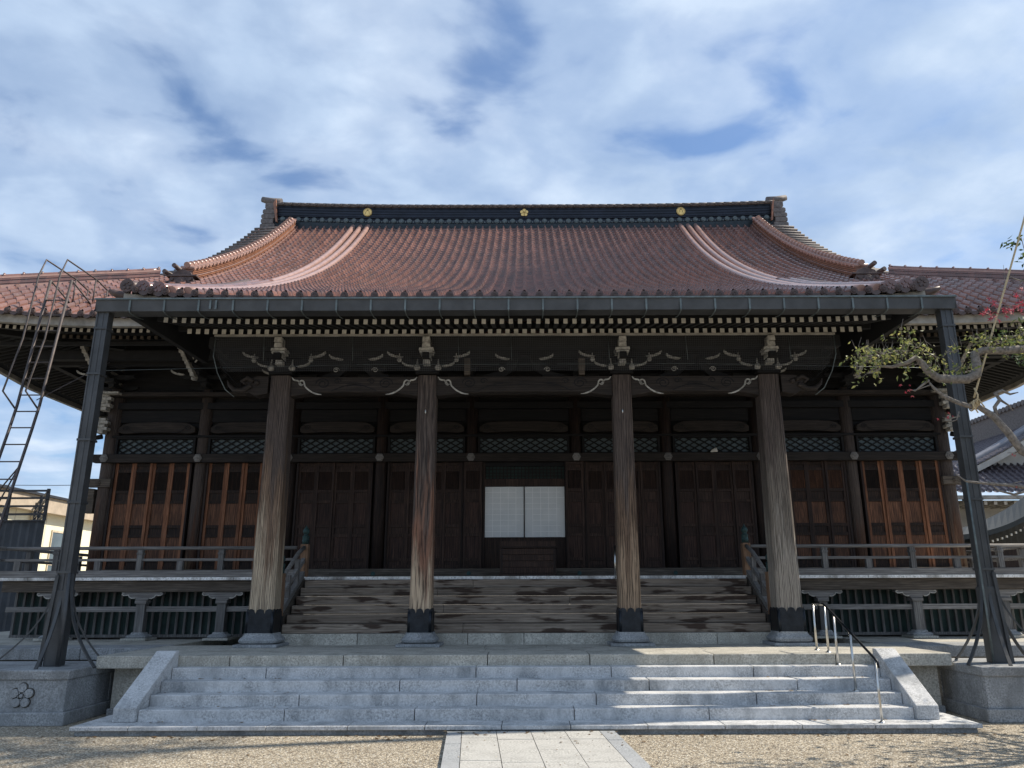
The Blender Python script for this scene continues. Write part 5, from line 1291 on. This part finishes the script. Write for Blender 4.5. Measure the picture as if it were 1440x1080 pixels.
# ================================================================ BIRD NET
def net():
    t = empty('bird_net', (0, 13.12, 5.5), 'fine dusty bird net hanging under the porch eave from a pale lath', 'net')
    m = MB(); m.box(-5.60, 5.60, 13.08, 13.12, 6.165, 6.20); m.build('lath', M['fascia'], t)
    m = MB(); V = []; F = []; nx, nz = 60, 10; rng = random.Random(9)
    for j in range(nz+1):
        q = j/nz; z = lerp(6.165, 5.52, q)
        for i in range(nx+1):
            u = i/nx*2-1; x = 5.58*u; ins = .45*max(0, q-.35)**1.6*abs(u)**9
            V.append((x-math.copysign(ins, u), 13.10+.015*math.sin(i*1.3)+.06*q, z))
    for j in range(nz):
        for i in range(nx): a = j*(nx+1)+i; F.append((a, a+1, a+nx+2, a+nx+1))
    m.add(V, F); m.build('mesh_sheet', M['net'], t)
    for s in (-1, 1):
        m = MB(); m.add([(s*5.58, 13.10, 6.165), (s*5.58, 14.4, 6.165+.4), (s*5.45, 14.2, 5.4), (s*5.45, 13.16, 5.52)], [(0, 1, 2, 3)]); m.build('side_sheet', M['net'], t)
        m = MB(); m.tube([(s*5.58, 13.10, 6.165), (s*5.585, 13.10, 5.8), (s*5.5, 13.14, 5.5), (s*5.35, 13.2, 5.2), (s*5.2, 13.25, 5.08)], .008, 6); m.build('edge_cord', M['band'], t)
    m = MB()
    for x in (-4.7, -3.1, -1.2, -.25, 1.5, 2.9, 4.75): m.tube([(x, 13.09, 6.16), (x+.02, 13.09, 5.7)], .004, 5); m.cut()
    m.build('tie_cord', M['band'], t)
    m = MB(); m.tube([(-7.8, 13.6, 5.68), (-3, 13.14, 5.64), (3, 13.14, 5.64), (7.5, 13.6, 5.68)], .003, 5); m.build('wire', M['band'], t)
net()

# ================================================================ SMALL LAMP ON THE LINTEL
t = empty('spot_lamp', (4.31, YW-.3, 4.72), 'tiny white spot lamp on the long lintel right of the doors', 'lamp')
m = MB(); m.tube([(4.31, YW-.27, 4.776), (4.31, YW-.30, 4.80)], .01, 6); m.build('arm', M['shoe'], t)
m = MB(); m.tube([(4.24, YW-.34, 4.77), (4.30, YW-.34, 4.80), (4.38, YW-.34, 4.82)], [.012, .04, .055], 12); m.build('lamp_head', M['endw'], t)

# ================================================================ ROOF LADDER
def ladder():
    t = empty('roof_ladder', (-8.9, 13.2, 0), 'tall thin brown steel roof ladder with looped hand rails left of the gutter post', 'ladder')
    Rt = [(-8.30, 12.5, .0), (-8.53, 12.8, 1.42), (-8.72, 13.1, 2.33), (-8.91, 13.4, 3.31), (-9.06, 13.8, 4.67), (-9.09, 13.9, 5.05), (-9.10, 14.15, 7.55)]
    Rt = [(-9.02, 12.75, 0.0), (-8.98, 13.05, 1.8), (-9.0, 13.3, 3.0), (-9.05, 13.75, 4.6), (-9.08, 13.9, 5.1), (-9.02, 14.15, 7.72)]
    wd = .42
    def at(z, line=Rt):
        for a, b in zip(line[:-1], line[1:]):
            if a[2] <= z <= b[2]: q = (z-a[2])/(b[2]-a[2]); return Vector((lerp(a[0], b[0], q), lerp(a[1], b[1], q), z))
        return Vector(line[-1])
    for dx in (0, -wd):
        m = MB(); m.tube([Vector(p)+Vector((dx, 0, 0)) for p in Rt], .026, 8); m.build('side_rail', M['rust'], t)
        m = MB(); m.tube([Vector(p)+Vector((dx, 0, 0)) for p in ((-9.09, 13.92, 5.0), (-9.20, 13.62, 5.30), (-9.16, 13.85, 6.4), (-9.16, 13.98, 7.75), (-9.14, 14.1, 8.14), (-9.02, 14.95, 8.08), (-8.95, 15.7, 7.92), (-8.95, 15.75, 7.45))], .017, 8)
        m.tube([Vector((-9.02+dx, 14.95, 8.08)), Vector((-9.02+dx, 14.95, 7.5))], .014, 6); m.tube([Vector((-8.98+dx, 15.35, 8.00)), Vector((-8.98+dx, 15.35, 7.6))], .014, 6)
        m.tube([Vector((-9.02+dx, 14.15, 7.72)), Vector((-9.0+dx, 15.0, 7.45)), Vector((-8.95+dx, 15.75, 7.65))], .017, 6)
        m.build('hand_rail', M['rust'], t)
    z = .35
    while z < 7.5:
        a = at(z); m = MB(); m.tube([a, a+Vector((-wd, 0, 0))], .013, 6); m.build('rung', M['rust'], t); z += .33
    for (za, zb, ddx) in ((2.2, 3.9, -.9), (3.5, 3.9, -.5)):
        a = at(zb); m = MB(); m.tube([a, Vector((a.x+ddx, a.y+.3, za))], .014, 6); m.build('brace', M['rust'], t)
    m = MB(); a = at(5.2); m.tube([a+Vector((-wd*.2, 0, 0)), Vector((-8.4, 14.8, 6.2))], .010, 6); m.build('brace', M['rust'], t)
ladder()
# ================================================================ NEIGHBOURING BUILDINGS
def cream_building():
    t = empty('cream_building', (-24, 34, 0), 'cream walled building with brown fascia behind the veranda on the left', 'building')
    # long wall running back along the left of the temple
    a = Vector((-24.5, 32, 0)); b = Vector((-18.9, 44.0, 0)); a = Vector((-22.6, 25.5, 0)); b = Vector((-23.2, 52, 0))
    d = (b-a).normalized(); nrm = Vector((d.y, -d.x, 0))
    def P(u, off, z): p = a+d*u+nrm*off; return (p.x, p.y, z)
    def wallbox(m, u0, u1, o0, o1, z0, z1): m.add([P(u0, o0, z0), P(u1, o0, z0), P(u1, o1, z0), P(u0, o1, z0), P(u0, o0, z1), P(u1, o0, z1), P(u1, o1, z1), P(u0, o1, z1)], [(3, 2, 1, 0), (4, 5, 6, 7), (0, 1, 5, 4), (1, 2, 6, 5), (2, 3, 7, 6), (3, 0, 4, 7)])
    m = MB(); wallbox(m, 0, 26, -8, 0, 0, 5.35); m.build('wall', M['cream'], t)
    m = MB(); wallbox(m, -.5, 26.5, -8.5, .45, 5.352, 6.05); m.build('fascia', M['beige'], t)
    m = MB(); wallbox(m, -.6, 26.6, -8.6, .58, 6.053, 6.16); m.build('roof_edge', M['blk'], t)
    for u in (2.2, 7.0, 12.0, 17.0):
        m = MB(); wallbox(m, u, u+.95, .002, .03, 1.2, 4.6); w_ = m.build('window', M['glass'], t)
        m = MB(); wallbox(m, u-.06, u, .002, .06, 1.15, 4.65); wallbox(m, u+.95, u+1.01, .002, .06, 1.15, 4.65); wallbox(m, u, u+.95, .031, .06, 3.0, 3.06); wallbox(m, u, u+.95, .031, .06, 4.55, 4.65); m.build('frame', M['pvc'], w_)
    for u in (4.0, 10.2):
        m = MB(); p0 = P(u, .12, 0); m.tube([(p0[0], p0[1], 0), (p0[0], p0[1], 5.0), P(u, .20, 5.35)], .06, 8); m.box(p0[0]-.12, p0[0]+.12, p0[1]-.12, p0[1]+.12, 5.0, 5.25); m.build('drain_pipe', M['pvc'], t)
    m = MB()
    for u in (3.2, 5.6, 6.5, 9, 11.4, 14): wallbox(m, u, u+.02, .001, .006, 0, 5.35)
    m.build('wall_joint', M['beige'], t)
cream_building()
def dark_annexe():
    t = empty('corrugated_shed', (-17.5, 24, 0), 'charcoal corrugated shed with a black steel balcony behind the ladder', 'shed')
    m = MB(); x = -24.0; V = []
    pr = []; k = 0
    while x < -14.95: pr.append((x, 24.0+(.05 if k % 2 else 0))); x += .12; k += 1
    pr.append((-14.9, 24.0))
    m.prism(pr+[(-19.2, 30.0), (-24.0, 30.0)], 0, 3.85, 'xy'); m.build('wall', M['corr'], t)
    m = MB(); m.prism([(-24, 23.95), (-14.86, 23.95), (-19.18, 30.05), (-24, 30.05)], 3.853, 3.90, 'xy'); m.build('roof', M['blk'], t)
    r = MB()
    for z in (4.05, 4.3, 4.55, 4.78): r.box(-24, -14.95, 24.0, 24.05, z, z+.06); r.beam((-14.98, 24.06, z+.03), (-19.15, 29.9, z+.03), .05, .06)
    for x in (-15.0, -16.2, -17.4, -18.6, -19.8): r.box(x-.04, x+.04, 24.06, 24.13, 3.9, 4.88)
    for q in (.33, .66): r.box(lerp(-15, -19.15, q)-.04, lerp(-15, -19.15, q)+.04, lerp(24, 29.9, q), lerp(24, 29.9, q)+.08, 3.9, 4.88)
    r.build('balcony_rail', M['blk'], t)
dark_annexe()
def annexe_hall():
    t = empty('annexe_hall', (24, 36, 0), 'white walled annexe hall with a grey tiled hip and gable roof on the right', 'hall')
    m = MB(); m.box(17.0, 34, 34.0, 46, 0, 5.4); m.build('wall', M['white'], t)
    m = MB(); m.box(16.9, 34, 33.94, 33.998, 4.0, 4.1); m.box(17.0, 34, 33.95, 33.999, 2.6, 2.66)
    for x in (17.0, 19.5, 22.0, 24.5): m.box(x, x+.14, 33.90, 33.94, 0, 5.4)
    m.build('timber_frame', M['greyd'], t)
    def zt(y): u = (y-32.0); return 5.62+.60*u+.03*u*u
    def zs(x): u = (24.2-x); return 9.35-.64*u+.022*u*u
    global PITCH, COURSE
    p, c = PITCH, COURSE; PITCH, COURSE = .30, .30
    m = MB(); tile_patch(m, 16.6, 33, lambda x: 32.0, lambda x: 32.01+min(2.3, max(.0, (x-16.6))), lambda x, y: zt(y))
    rf = m.build('roof', M['greytile'], t)
    m = MB(); tile_patch(m, 33.6, 41.5, lambda u: 18.0, lambda u: 24.2, lambda u, v: zs(v), lambda u, v, z: (v, u, z)); m.build('upper_roof', M['greytile'], rf)
    m = MB(); tile_patch(m, 32.0, 44, lambda u: 16.6, lambda u: 16.61+min(2.3, max(0, u-32.0)), lambda u, v: zt(32+v-16.6), lambda u, v, z: (v, u, z)); m.build('roof_slope', M['greytile'], rf)
    PITCH, COURSE = p, c
    m = MB(); m.add([(24.2, 33.6, 9.35), (31, 33.6, 6.4), (31, 41.5, 6.4), (24.2, 41.5, 9.35)], [(0, 1, 2, 3)]); m.build('roof_slope', M['greytile'], rf)
    m = MB(); m.tube([(16.5, 31.9, 5.75), (17.7, 33.1, 6.35), (18.9, 34.3, 7.05)], .16, 10); m.build('hip_ridge', M['ridgegrey'], rf)
    for yy, r in ((34.6, .16), (35.0, .12), (35.4, .12)):
        m = MB(); m.tube([(18.8+.54*k, yy, zs(18.8+.54*k)+.12) for k in range(11)], r, 10); m.build('descending_ridge', M['annexerib'], rf)
    m = MB(); P = [(18.2+.6*k, zs(18.2+.6*k)-.04) for k in range(11)]; P2 = [(x, z-.26) for x, z in reversed(P)]; m.prism(P+P2, 33.55, 33.68); m.build('bargeboard', M['white'], rf)
    m = MB(); m.prism([(18.9, 6.6), (29.5, 6.6), (24.2, 9.1)], 34.3, 34.4); m.build('gable_wall', M['white'], t)
    m = MB(); m.box(23.95, 24.45, 33.4, 41.6, 9.25, 10.35)
    for k in range(27): m.tube([(23.85, 33.5+k*.305, 10.38), (24.55, 33.5+k*.305, 10.38)], .13, 8)
    m.build('main_ridge', M['ridgegrey'], rf)
    m = MB(); m.box(15.6, 33, 32.02, 32.2, 5.36, 5.52); m.build('fascia', M['fascia'], t)
    for i in range(30):
        x = 15.9+i*.42; m = MB(); m.box(x, x+.13, 32.3, 34, 5.16, 5.30); m.k = 1; m.box(x, x+.13, 32.28, 32.299, 5.16, 5.30); m.build('rafter', [M['fascia'], M['endw']], t)
    m = MB(); m.box(15.8, 33, 32.35, 34.0, 5.302, 5.34); m.build('soffit', M['white'], t)
annexe_hall()
def black_roof():
    t = empty('black_roofed_gatehouse', (17.6, 27, 0), 'low building with a sweeping black copper roof beside the veranda', 'building')
    m = MB(); n = 20; V = []; F = []
    for i in range(n+1):
        q = i/n; x = 13.9+4.4*q
        z = 3.55+.12*q+1.75*q**2.4
        V += [(x, 25.5, z-.12*(1-q)), (x*27.2/25.5, 27.2, z+.14+1.0*q), (x*29/25.5, 29.0, z-.6)]
    for i in range(n): 
        for j in range(2): a = i*3+j; F.append((a, a+3, a+4, a+1))
    V2 = [(x, y, z-.16) for x, y, z in V]; k = len(V); m.add(V+V2, F+[tuple(q+k for q in f[::-1]) for f in F]+[(i*3, i*3+k, i*3+3+k, i*3+3) for i in range(n)]+[(0, 1, 1+k, k), (1, 2, 2+k, 1+k)])
    m.build('roof', M['blackroof'], t)
    m = MB()
    for i in range(26):
        q = i/26; x = 14.05+4.2*q; z = 3.15+.12*q+1.75*q**2.4-.1*(1-q); m.box(x, x+.05, 25.60, 25.65, z, z+.07)
    m.build('rafter_ends', M['endw'], t)
    m = MB(); m.box(15.6, 20, 26.5, 28, 0, 3.2); m.build('wall', M['darkv'], t)
    m = MB(); m.box(16.2, 17.4, 26.44, 26.499, .2, 2.4); m.build('door', M['white'], t)
    m = MB(); m.tube([(18.3, 25.4, 5.35), (19.5, 27.2, 6.5)], .12, 10); m.build('ridge', M['blackroof'], t)
black_roof()

def power_line():
    t = empty('power_line', (-40, 60, 0), 'thin overhead power wires between two poles far behind the cream building', 'power line')
    for x in (-58, -16):
        m = MB(); m.tube([(x, 60, 0), (x, 60, 11.5)], [.18, .12], 10); m.box(x-.9, x+.9, 59.92, 60.08, 10.6, 10.75); m.build('pole', M['pvc'], t)
    for dz_, dy in ((10.78, 0), (9.4, .1)):
        m = MB(); m.tube([(-58+42*k/12, 60+dy, dz_-.9*math.sin(math.pi*k/12)) for k in range(13)], .025, 5); m.build('wire', M['blk'], t)
power_line()

# ================================================================ PLUM TREE, MAPLE TWIGS, ROPE
def leaf(mb, p, size, rng, droop=.3, narrow=.45):
    a = rng.uniform(0, 6.28); el = rng.uniform(-.9, .6)-droop; d = Vector((math.cos(a)*math.cos(el), math.sin(a)*math.cos(el), math.sin(el)))
    u = Vector((rng.uniform(-1, 1), rng.uniform(-1, 1), rng.uniform(-1, 1))); r = d.cross(u).normalized(); nrm = r.cross(d)
    w_ = size*narrow; p = Vector(p)
    mb.add([p, p+d*size*.45+r*w_*.5+nrm*size*.06, p+d*size+nrm*(-size*.08), p+d*size*.45-r*w_*.5+nrm*size*.06, p+d*size*.5-nrm*size*.02],
           [(0, 1, 4), (1, 2, 4), (4, 2, 3), (0, 4, 3)])
def wig(a, b, rng, n=4, amp=.05):
    a, b = Vector(a), Vector(b); return [a.lerp(b, k/n)+Vector((rng.uniform(-amp, amp), rng.uniform(-amp, amp), rng.uniform(-amp, amp)))*(0 if k in (0, n) else 1) for k in range(n+1)]
def plum_tree():
    t = empty('plum_tree', (7.6, 8.3, 0), 'gnarled grey plum tree reaching pruned yellow green boughs in from the right', 'tree')
    rng = random.Random(21)
    tr = MB(); tr.tube([(7.7, 8.3, -.05), (7.62, 8.25, .5), (7.7, 8.3, 1.2), (7.4, 8.2, 1.9), (7.0, 8.1, 2.3)], [.19, .15, .14, .12, .10], 12); trunk = tr.build('trunk', M['bark'], t)
    tr = MB()
    low = [(7.0, 8.1, 2.3), (6.4, 8.05, 2.55), (5.9, 8, 2.78), (5.45, 8, 3.02), (5.26, 8, 3.12), (5.14, 8, 3.33), (5.02, 8, 3.50), (4.88, 8, 3.60), (4.80, 8, 3.60), (4.66, 8, 3.65), (4.52, 8, 3.72), (4.42, 8, 3.82), (4.385, 8, 3.88)]
    tr.tube(low, [.09, .075, .062, .050, .044, .040, .036, .030, .026, .023, .020, .016, .008], 10); tr.build('bough', M['bark'], trunk)
    tr = MB()
    up_ = [(7.0, 8.1, 2.3), (6.9, 8.3, 3.2), (6.5, 8.25, 3.95), (6.1, 8.1, 4.22), (5.6, 8.05, 4.27), (5.25, 8, 4.235), (5.02, 8, 4.235), (4.93, 8, 4.20), (4.93, 8, 4.08), (4.90, 7.98, 3.96), (4.78, 7.96, 3.90), (4.62, 7.96, 3.90), (4.50, 8, 3.92), (4.40, 8, 3.99), (4.33, 8, 4.10), (4.28, 8, 4.16), (4.18, 8, 4.10), (4.02, 8.02, 4.06), (3.88, 8.03, 4.07), (3.78, 8.05, 4.02)]
    tr.tube(up_, [.08, .07, .062, .055, .048, .044, .042, .045, .050, .053, .050, .047, .045, .042, .036, .030, .024, .018, .012, .006], 10); tr.build('bough', M['bark'], trunk)
    # twigs and leaves along the upper bough
    def foliage(cl, name, n_, size, mat='leaf', spread=.16, flat=.55, bare=.25):
        lf = MB(); tw = MB()
        for (c, k) in cl:
            c = Vector(c)
            for i in range(int(n_*k)):
                p = c+Vector((rng.gauss(0, spread), rng.gauss(0, spread), abs(rng.gauss(0, spread))*flat*rng.choice((1, 1, 1, -.7))))
                if rng.random() < .5: tw.tube([c.lerp(p, .15), c.lerp(p, .6)+Vector((0, 0, .02)), p], [.005, .0035, .0018], 4, False)
                if rng.random() < bare:
                    q = p+Vector((rng.uniform(-.05, .05), rng.uniform(-.05, .05), rng.uniform(.04, .13))); tw.tube([p, q], [.003, .0012], 4, False)
                for _ in range(rng.randint(3, 6)): leaf(lf, p+Vector((rng.gauss(0, .028), rng.gauss(0, .028), rng.gauss(0, .022))), size*rng.uniform(.6, 1.2), rng)
        lf.build(name, M[mat], t); tag(tw.build('twigs', M['bark'], t), kind='stuff')
    ups = [Vector(p) for p in up_]
    cl = []
    for p in ups[4:]:
        cl.append((p+Vector((0, 0, .09)), 1.0 if p.x < 4.25 else (.55 if p.x < 5.0 else .9)))
    cl += [((3.72, 8.0, 4.10), 1.1), ((3.62, 8.0, 4.06), .8), ((3.9, 7.95, 4.18), 1.3), ((4.1, 7.95, 4.22), 1.2), ((4.28, 8, 4.28), 1.0), ((4.16, 8, 4.36), .5), ((3.80, 7.95, 3.98), .6), ((4.42, 7.95, 3.80), .3), ((4.0, 7.98, 3.94), .5),
           ((4.55, 8.0, 4.14), .6), ((4.75, 8.0, 4.22), .7), ((4.72, 8, 4.02), .3), ((5.05, 8, 4.36), 1.0), ((5.3, 8, 4.36), 1.0), ((5.5, 8, 4.40), 1.2), ((5.75, 8, 4.42), 1.3), ((6.0, 8, 4.42), 1.4), ((5.55, 8, 4.22), .7), ((5.3, 8, 4.16), .4)]
    foliage(cl, 'foliage', 9, .056, 'leaf', .10, bare=.6)
    crown = [((x, y, z), 1) for x, y, z in [(6.5, 8.2, 4.5), (6.9, 8.4, 4.7), (7.4, 8.3, 4.8), (6.9, 7.8, 4.4), (7.6, 8.8, 4.9), (7.9, 8.1, 4.6), (6.6, 9.0, 4.6), (8.3, 8.5, 4.6), (7.2, 9.3, 4.7)]]
    foliage(crown, 'foliage', 45, .10, 'leafdk', .33)
    tr = MB(); tr.tube(wig((6.9, 8.3, 3.2), (7.5, 8.4, 4.6), rng), [.07, .06, .05, .04, .02], 8); tr.tube(wig((7.4, 8.2, 1.9), (8.2, 8.6, 4.4), rng), [.07, .06, .05, .04, .02], 8)
    # thin bare side branches low down, over the annexe roof
    tr.cut()
    tr.tube([(6.2, 8, 2.70), (5.75, 8, 2.86-.28), (5.35, 8, 2.72), (5.05, 8, 2.76), (4.8, 8, 2.78), (4.62, 8, 2.80), (4.52, 8, 2.88)], [.03, .028, .024, .018, .014, .010, .006], 8)
    tr.cut(); tr.tube([(5.30, 8, 2.72), (5.1, 8, 2.66), (4.95, 8, 2.70), (4.85, 8, 2.80)], [.016, .013, .010, .005], 8)
    tr.cut(); tr.tube([(5.06, 8, 3.45), (5.05, 8, 3.60), (5.12, 8, 3.68), (5.08, 8, 3.75), (5.16, 8, 3.78), (5.24, 8, 3.74), (5.33, 8, 3.76)], [.018, .02, .022, .02, .018, .012, .005], 8)
    tr.tube([(5.12, 8, 3.68), (5.20, 8, 3.62), (5.24, 8, 3.56)], [.014, .010, .004], 6)
    tr.cut(); tr.tube([(4.385, 8, 3.90), (4.30, 8, 3.84), (4.22, 8, 3.78), (4.16, 8, 3.80)], [.016, .012, .008, .004], 6)
    tr.cut(); tr.tube([(4.66, 8, 3.55), (4.62, 8, 3.46), (4.56, 8, 3.44), (4.48, 8, 3.45)], [.008, .007, .006, .003], 6)
    tr.build('bough', M['bark'], trunk)
plum_tree()
def maple(name, pts, label, stem):
    t = empty(name, pts[0], label, 'maple twig', 'red maple twigs by the plum tree'); rng = random.Random(int(pts[0][0]*100))
    lf = MB(); tw = MB(); tw.tube(stem, [.007]+[.005]*(len(stem)-2)+[.002], 5)
    for c in pts:
        for _ in range(5 if c[2] > 4.5 else 2):
            p = Vector(c)+Vector((rng.gauss(0, .035), rng.gauss(0, .04), rng.gauss(0, .028))); R_ = rng.uniform(.028, .050) if c[2] > 4.5 else rng.uniform(.014, .026)
            n = Vector((rng.gauss(0, .5), -1+rng.gauss(0, .5), rng.gauss(.3, .5))).normalized(); u = n.cross(Vector((0, 0, 1))).normalized(); v = u.cross(n)
            lobes = 5; V = [p]; a0 = rng.uniform(0, 6.28)
            for k in range(lobes*2):
                a = a0+k*math.pi/lobes*.85; r = R_ if k % 2 == 0 else R_*.30; V.append(p+(u*math.cos(a)+v*math.sin(a))*r-n*.008*(k % 2 == 0))
            lf.add(V, [(0, i, i+1) for i in range(1, lobes*2)])
    lf.build('leaves', M['maple'], t); tw.build('stem', M['bark'], t)
maple('maple_twig', [(5.15, 8.02, 4.72-.02), (5.20, 8.0, 4.80), (5.28, 8.0, 4.68), (5.36, 8.02, 4.66), (5.42, 8, 4.72), (5.22, 8, 4.62), (5.5, 8, 4.72), (5.58, 8, 4.80), (5.55, 8, 4.90)], 'bright red maple leaves beside the straw rope at the right edge', [(6.1, 8, 4.9), (5.6, 8, 4.80), (5.3, 8, 4.72), (5.15, 8, 4.70)])
maple('maple_twig', [(4.14, 8.02, 3.80), (4.18, 8, 3.86), (4.20, 8.0, 3.75)], 'small red leaf cluster under the plum bough tip before the porch corner', [(4.4, 8, 3.85), (4.26, 8, 3.80), (4.14, 8, 3.78)])
maple('maple_twig', [(4.47, 8, 3.50), (4.55, 8, 3.47)], 'two red leaves in front of the corner bracket left of the right post', [(4.66, 8, 3.50), (4.55, 8, 3.47), (4.47, 8, 3.49)])
maple('maple_twig', [(5.12, 8, 3.10)], 'single red leaf sprig over the upper tiles of the annexe roof', [(5.24, 8, 3.12), (5.18, 8, 3.10), (5.10, 8, 3.10)])
maple('maple_twig', [(5.06, 8, 2.76)], 'single red leaf sprig over the lower tiles of the annexe roof', [(5.2, 8, 2.80), (5.12, 8, 2.78), (5.06, 8, 2.76)])
t = empty('tall_twig', (5.7, 8, 5.2), 'upright twig with brown green leaves at the top right edge', 'twig'); rng = random.Random(2)
m = MB(); m.tube([(5.66, 8, 4.9), (5.62, 8, 5.05), (5.52, 8, 5.08), (5.44, 8, 5.13)], [.008, .007, .006, .003], 6); m.tube([(5.62, 8, 5.05), (5.70, 8, 5.3), (5.68, 8, 5.6)], [.008, .006, .003], 6); m.tube([(5.30, 8, 4.75), (5.40, 8, 5.0), (5.42, 8, 5.25)], [.003, .003, .002], 5); m.build('stem', M['bark'], t)
m = MB()
for c in ((5.62, 8, 5.52), (5.7, 8, 5.6), (5.54, 8, 5.55), (5.68, 8, 5.3), (5.74, 8, 5.1), (5.72, 8, 5.42)):
    for _ in range(10): leaf(m, Vector(c)+Vector((rng.gauss(0, .04), rng.gauss(0, .04), rng.gauss(0, .03))), rng.uniform(.05, .09), rng)
m.build('leaves', M['leafdk'], t)
t = empty('straw_rope', (4.83, 8, 3.6), 'straw rope tied round the plum bough and running up to the right', 'rope')
m = MB(); m.tube([(4.84, 7.99, 3.70), (4.88, 7.99, 3.80), (5.22, 7.99, 4.59), (5.72, 7.99, 5.75), (6.2, 8, 6.9)], .011, 8); m.build('line', M['rope'], t)
m = MB()
for k in range(5):
    x = 4.80+.018*k; m.tube([(x, 8.0+.042*math.cos(a), 3.60+.042*math.sin(a)+.012*k) for a in [i*6.283/10 for i in range(11)]], .008, 6)
m.tube([(4.83, 7.94, 3.62), (4.86, 7.95, 3.72), (4.84, 7.96, 3.80)], .009, 6); m.tube([(4.80, 7.94, 3.66), (4.78, 7.93, 3.60), (4.82, 7.93, 3.52)], .007, 6); m.tube([(4.86, 7.94, 3.66), (4.90, 7.93, 3.58)], .007, 6); m.build('knot', M['rope'], t)
m = MB(); m.tube([(6.2, 8, 6.9), (6.25, 8.0, 0)], .04, 8); tag(m.build('support_pole', M['greyv']), 'bamboo pole propping the straw rope beyond the right edge', 'pole')

# trees standing beyond the right edge, seen only as shadows and from the side; the cedar is added
def shade_tree(name, x, y, h, r, label, seed, n=420, lo=.35):
    t = empty(name, (x, y, 0), label, 'tree'); rng = random.Random(seed)
    m = MB(); m.tube([(x, y, -.1), (x+.1, y, h*.3), (x-.05, y+.1, h*.6), (x, y, h*.92)], [.22, .17, .11, .03], 10)
    tips = []
    for i in range(26):
        a = rng.uniform(0, 6.28); z0 = h*rng.uniform(lo, .8); L_ = r*rng.uniform(.5, 1.0); e = Vector((x+math.cos(a)*L_, y+math.sin(a)*L_, z0+h*rng.uniform(.02, .15)))
        m.tube(wig((x, y, z0), e, rng, 4, .12), [.06, .045, .03, .02, .008], 6); tips.append(e); tips.append(Vector((x, y, z0)).lerp(e, .6))
    m.build('trunk', M['bark'], t)
    lf = MB()
    for c in tips:
        for _ in range(n//20): leaf(lf, c+Vector((rng.gauss(0, .35), rng.gauss(0, .35), rng.gauss(0, .22))), rng.uniform(.09, .16), rng, .2, .6)
    lf.build('crown', M['leafdk'], t)
shade_tree('garden_tree', 14.5, 10.0, 7.5, 2.6, 'bushy garden tree standing beyond the right edge of the forecourt', 4, 900)
shade_tree('garden_tree', 9.6, 9.5, 6.6, 2.0, 'slender garden tree just beyond the right stone pedestal', 9, 520)
shade_tree('added_shade_cedar', 10.8, 12.4, 23.5, 2.6, 'very tall dense cedar added out of view on the right to shade the gravel', 12, 1500, .68)  # unseen cedar added to throw shade over the left gravel
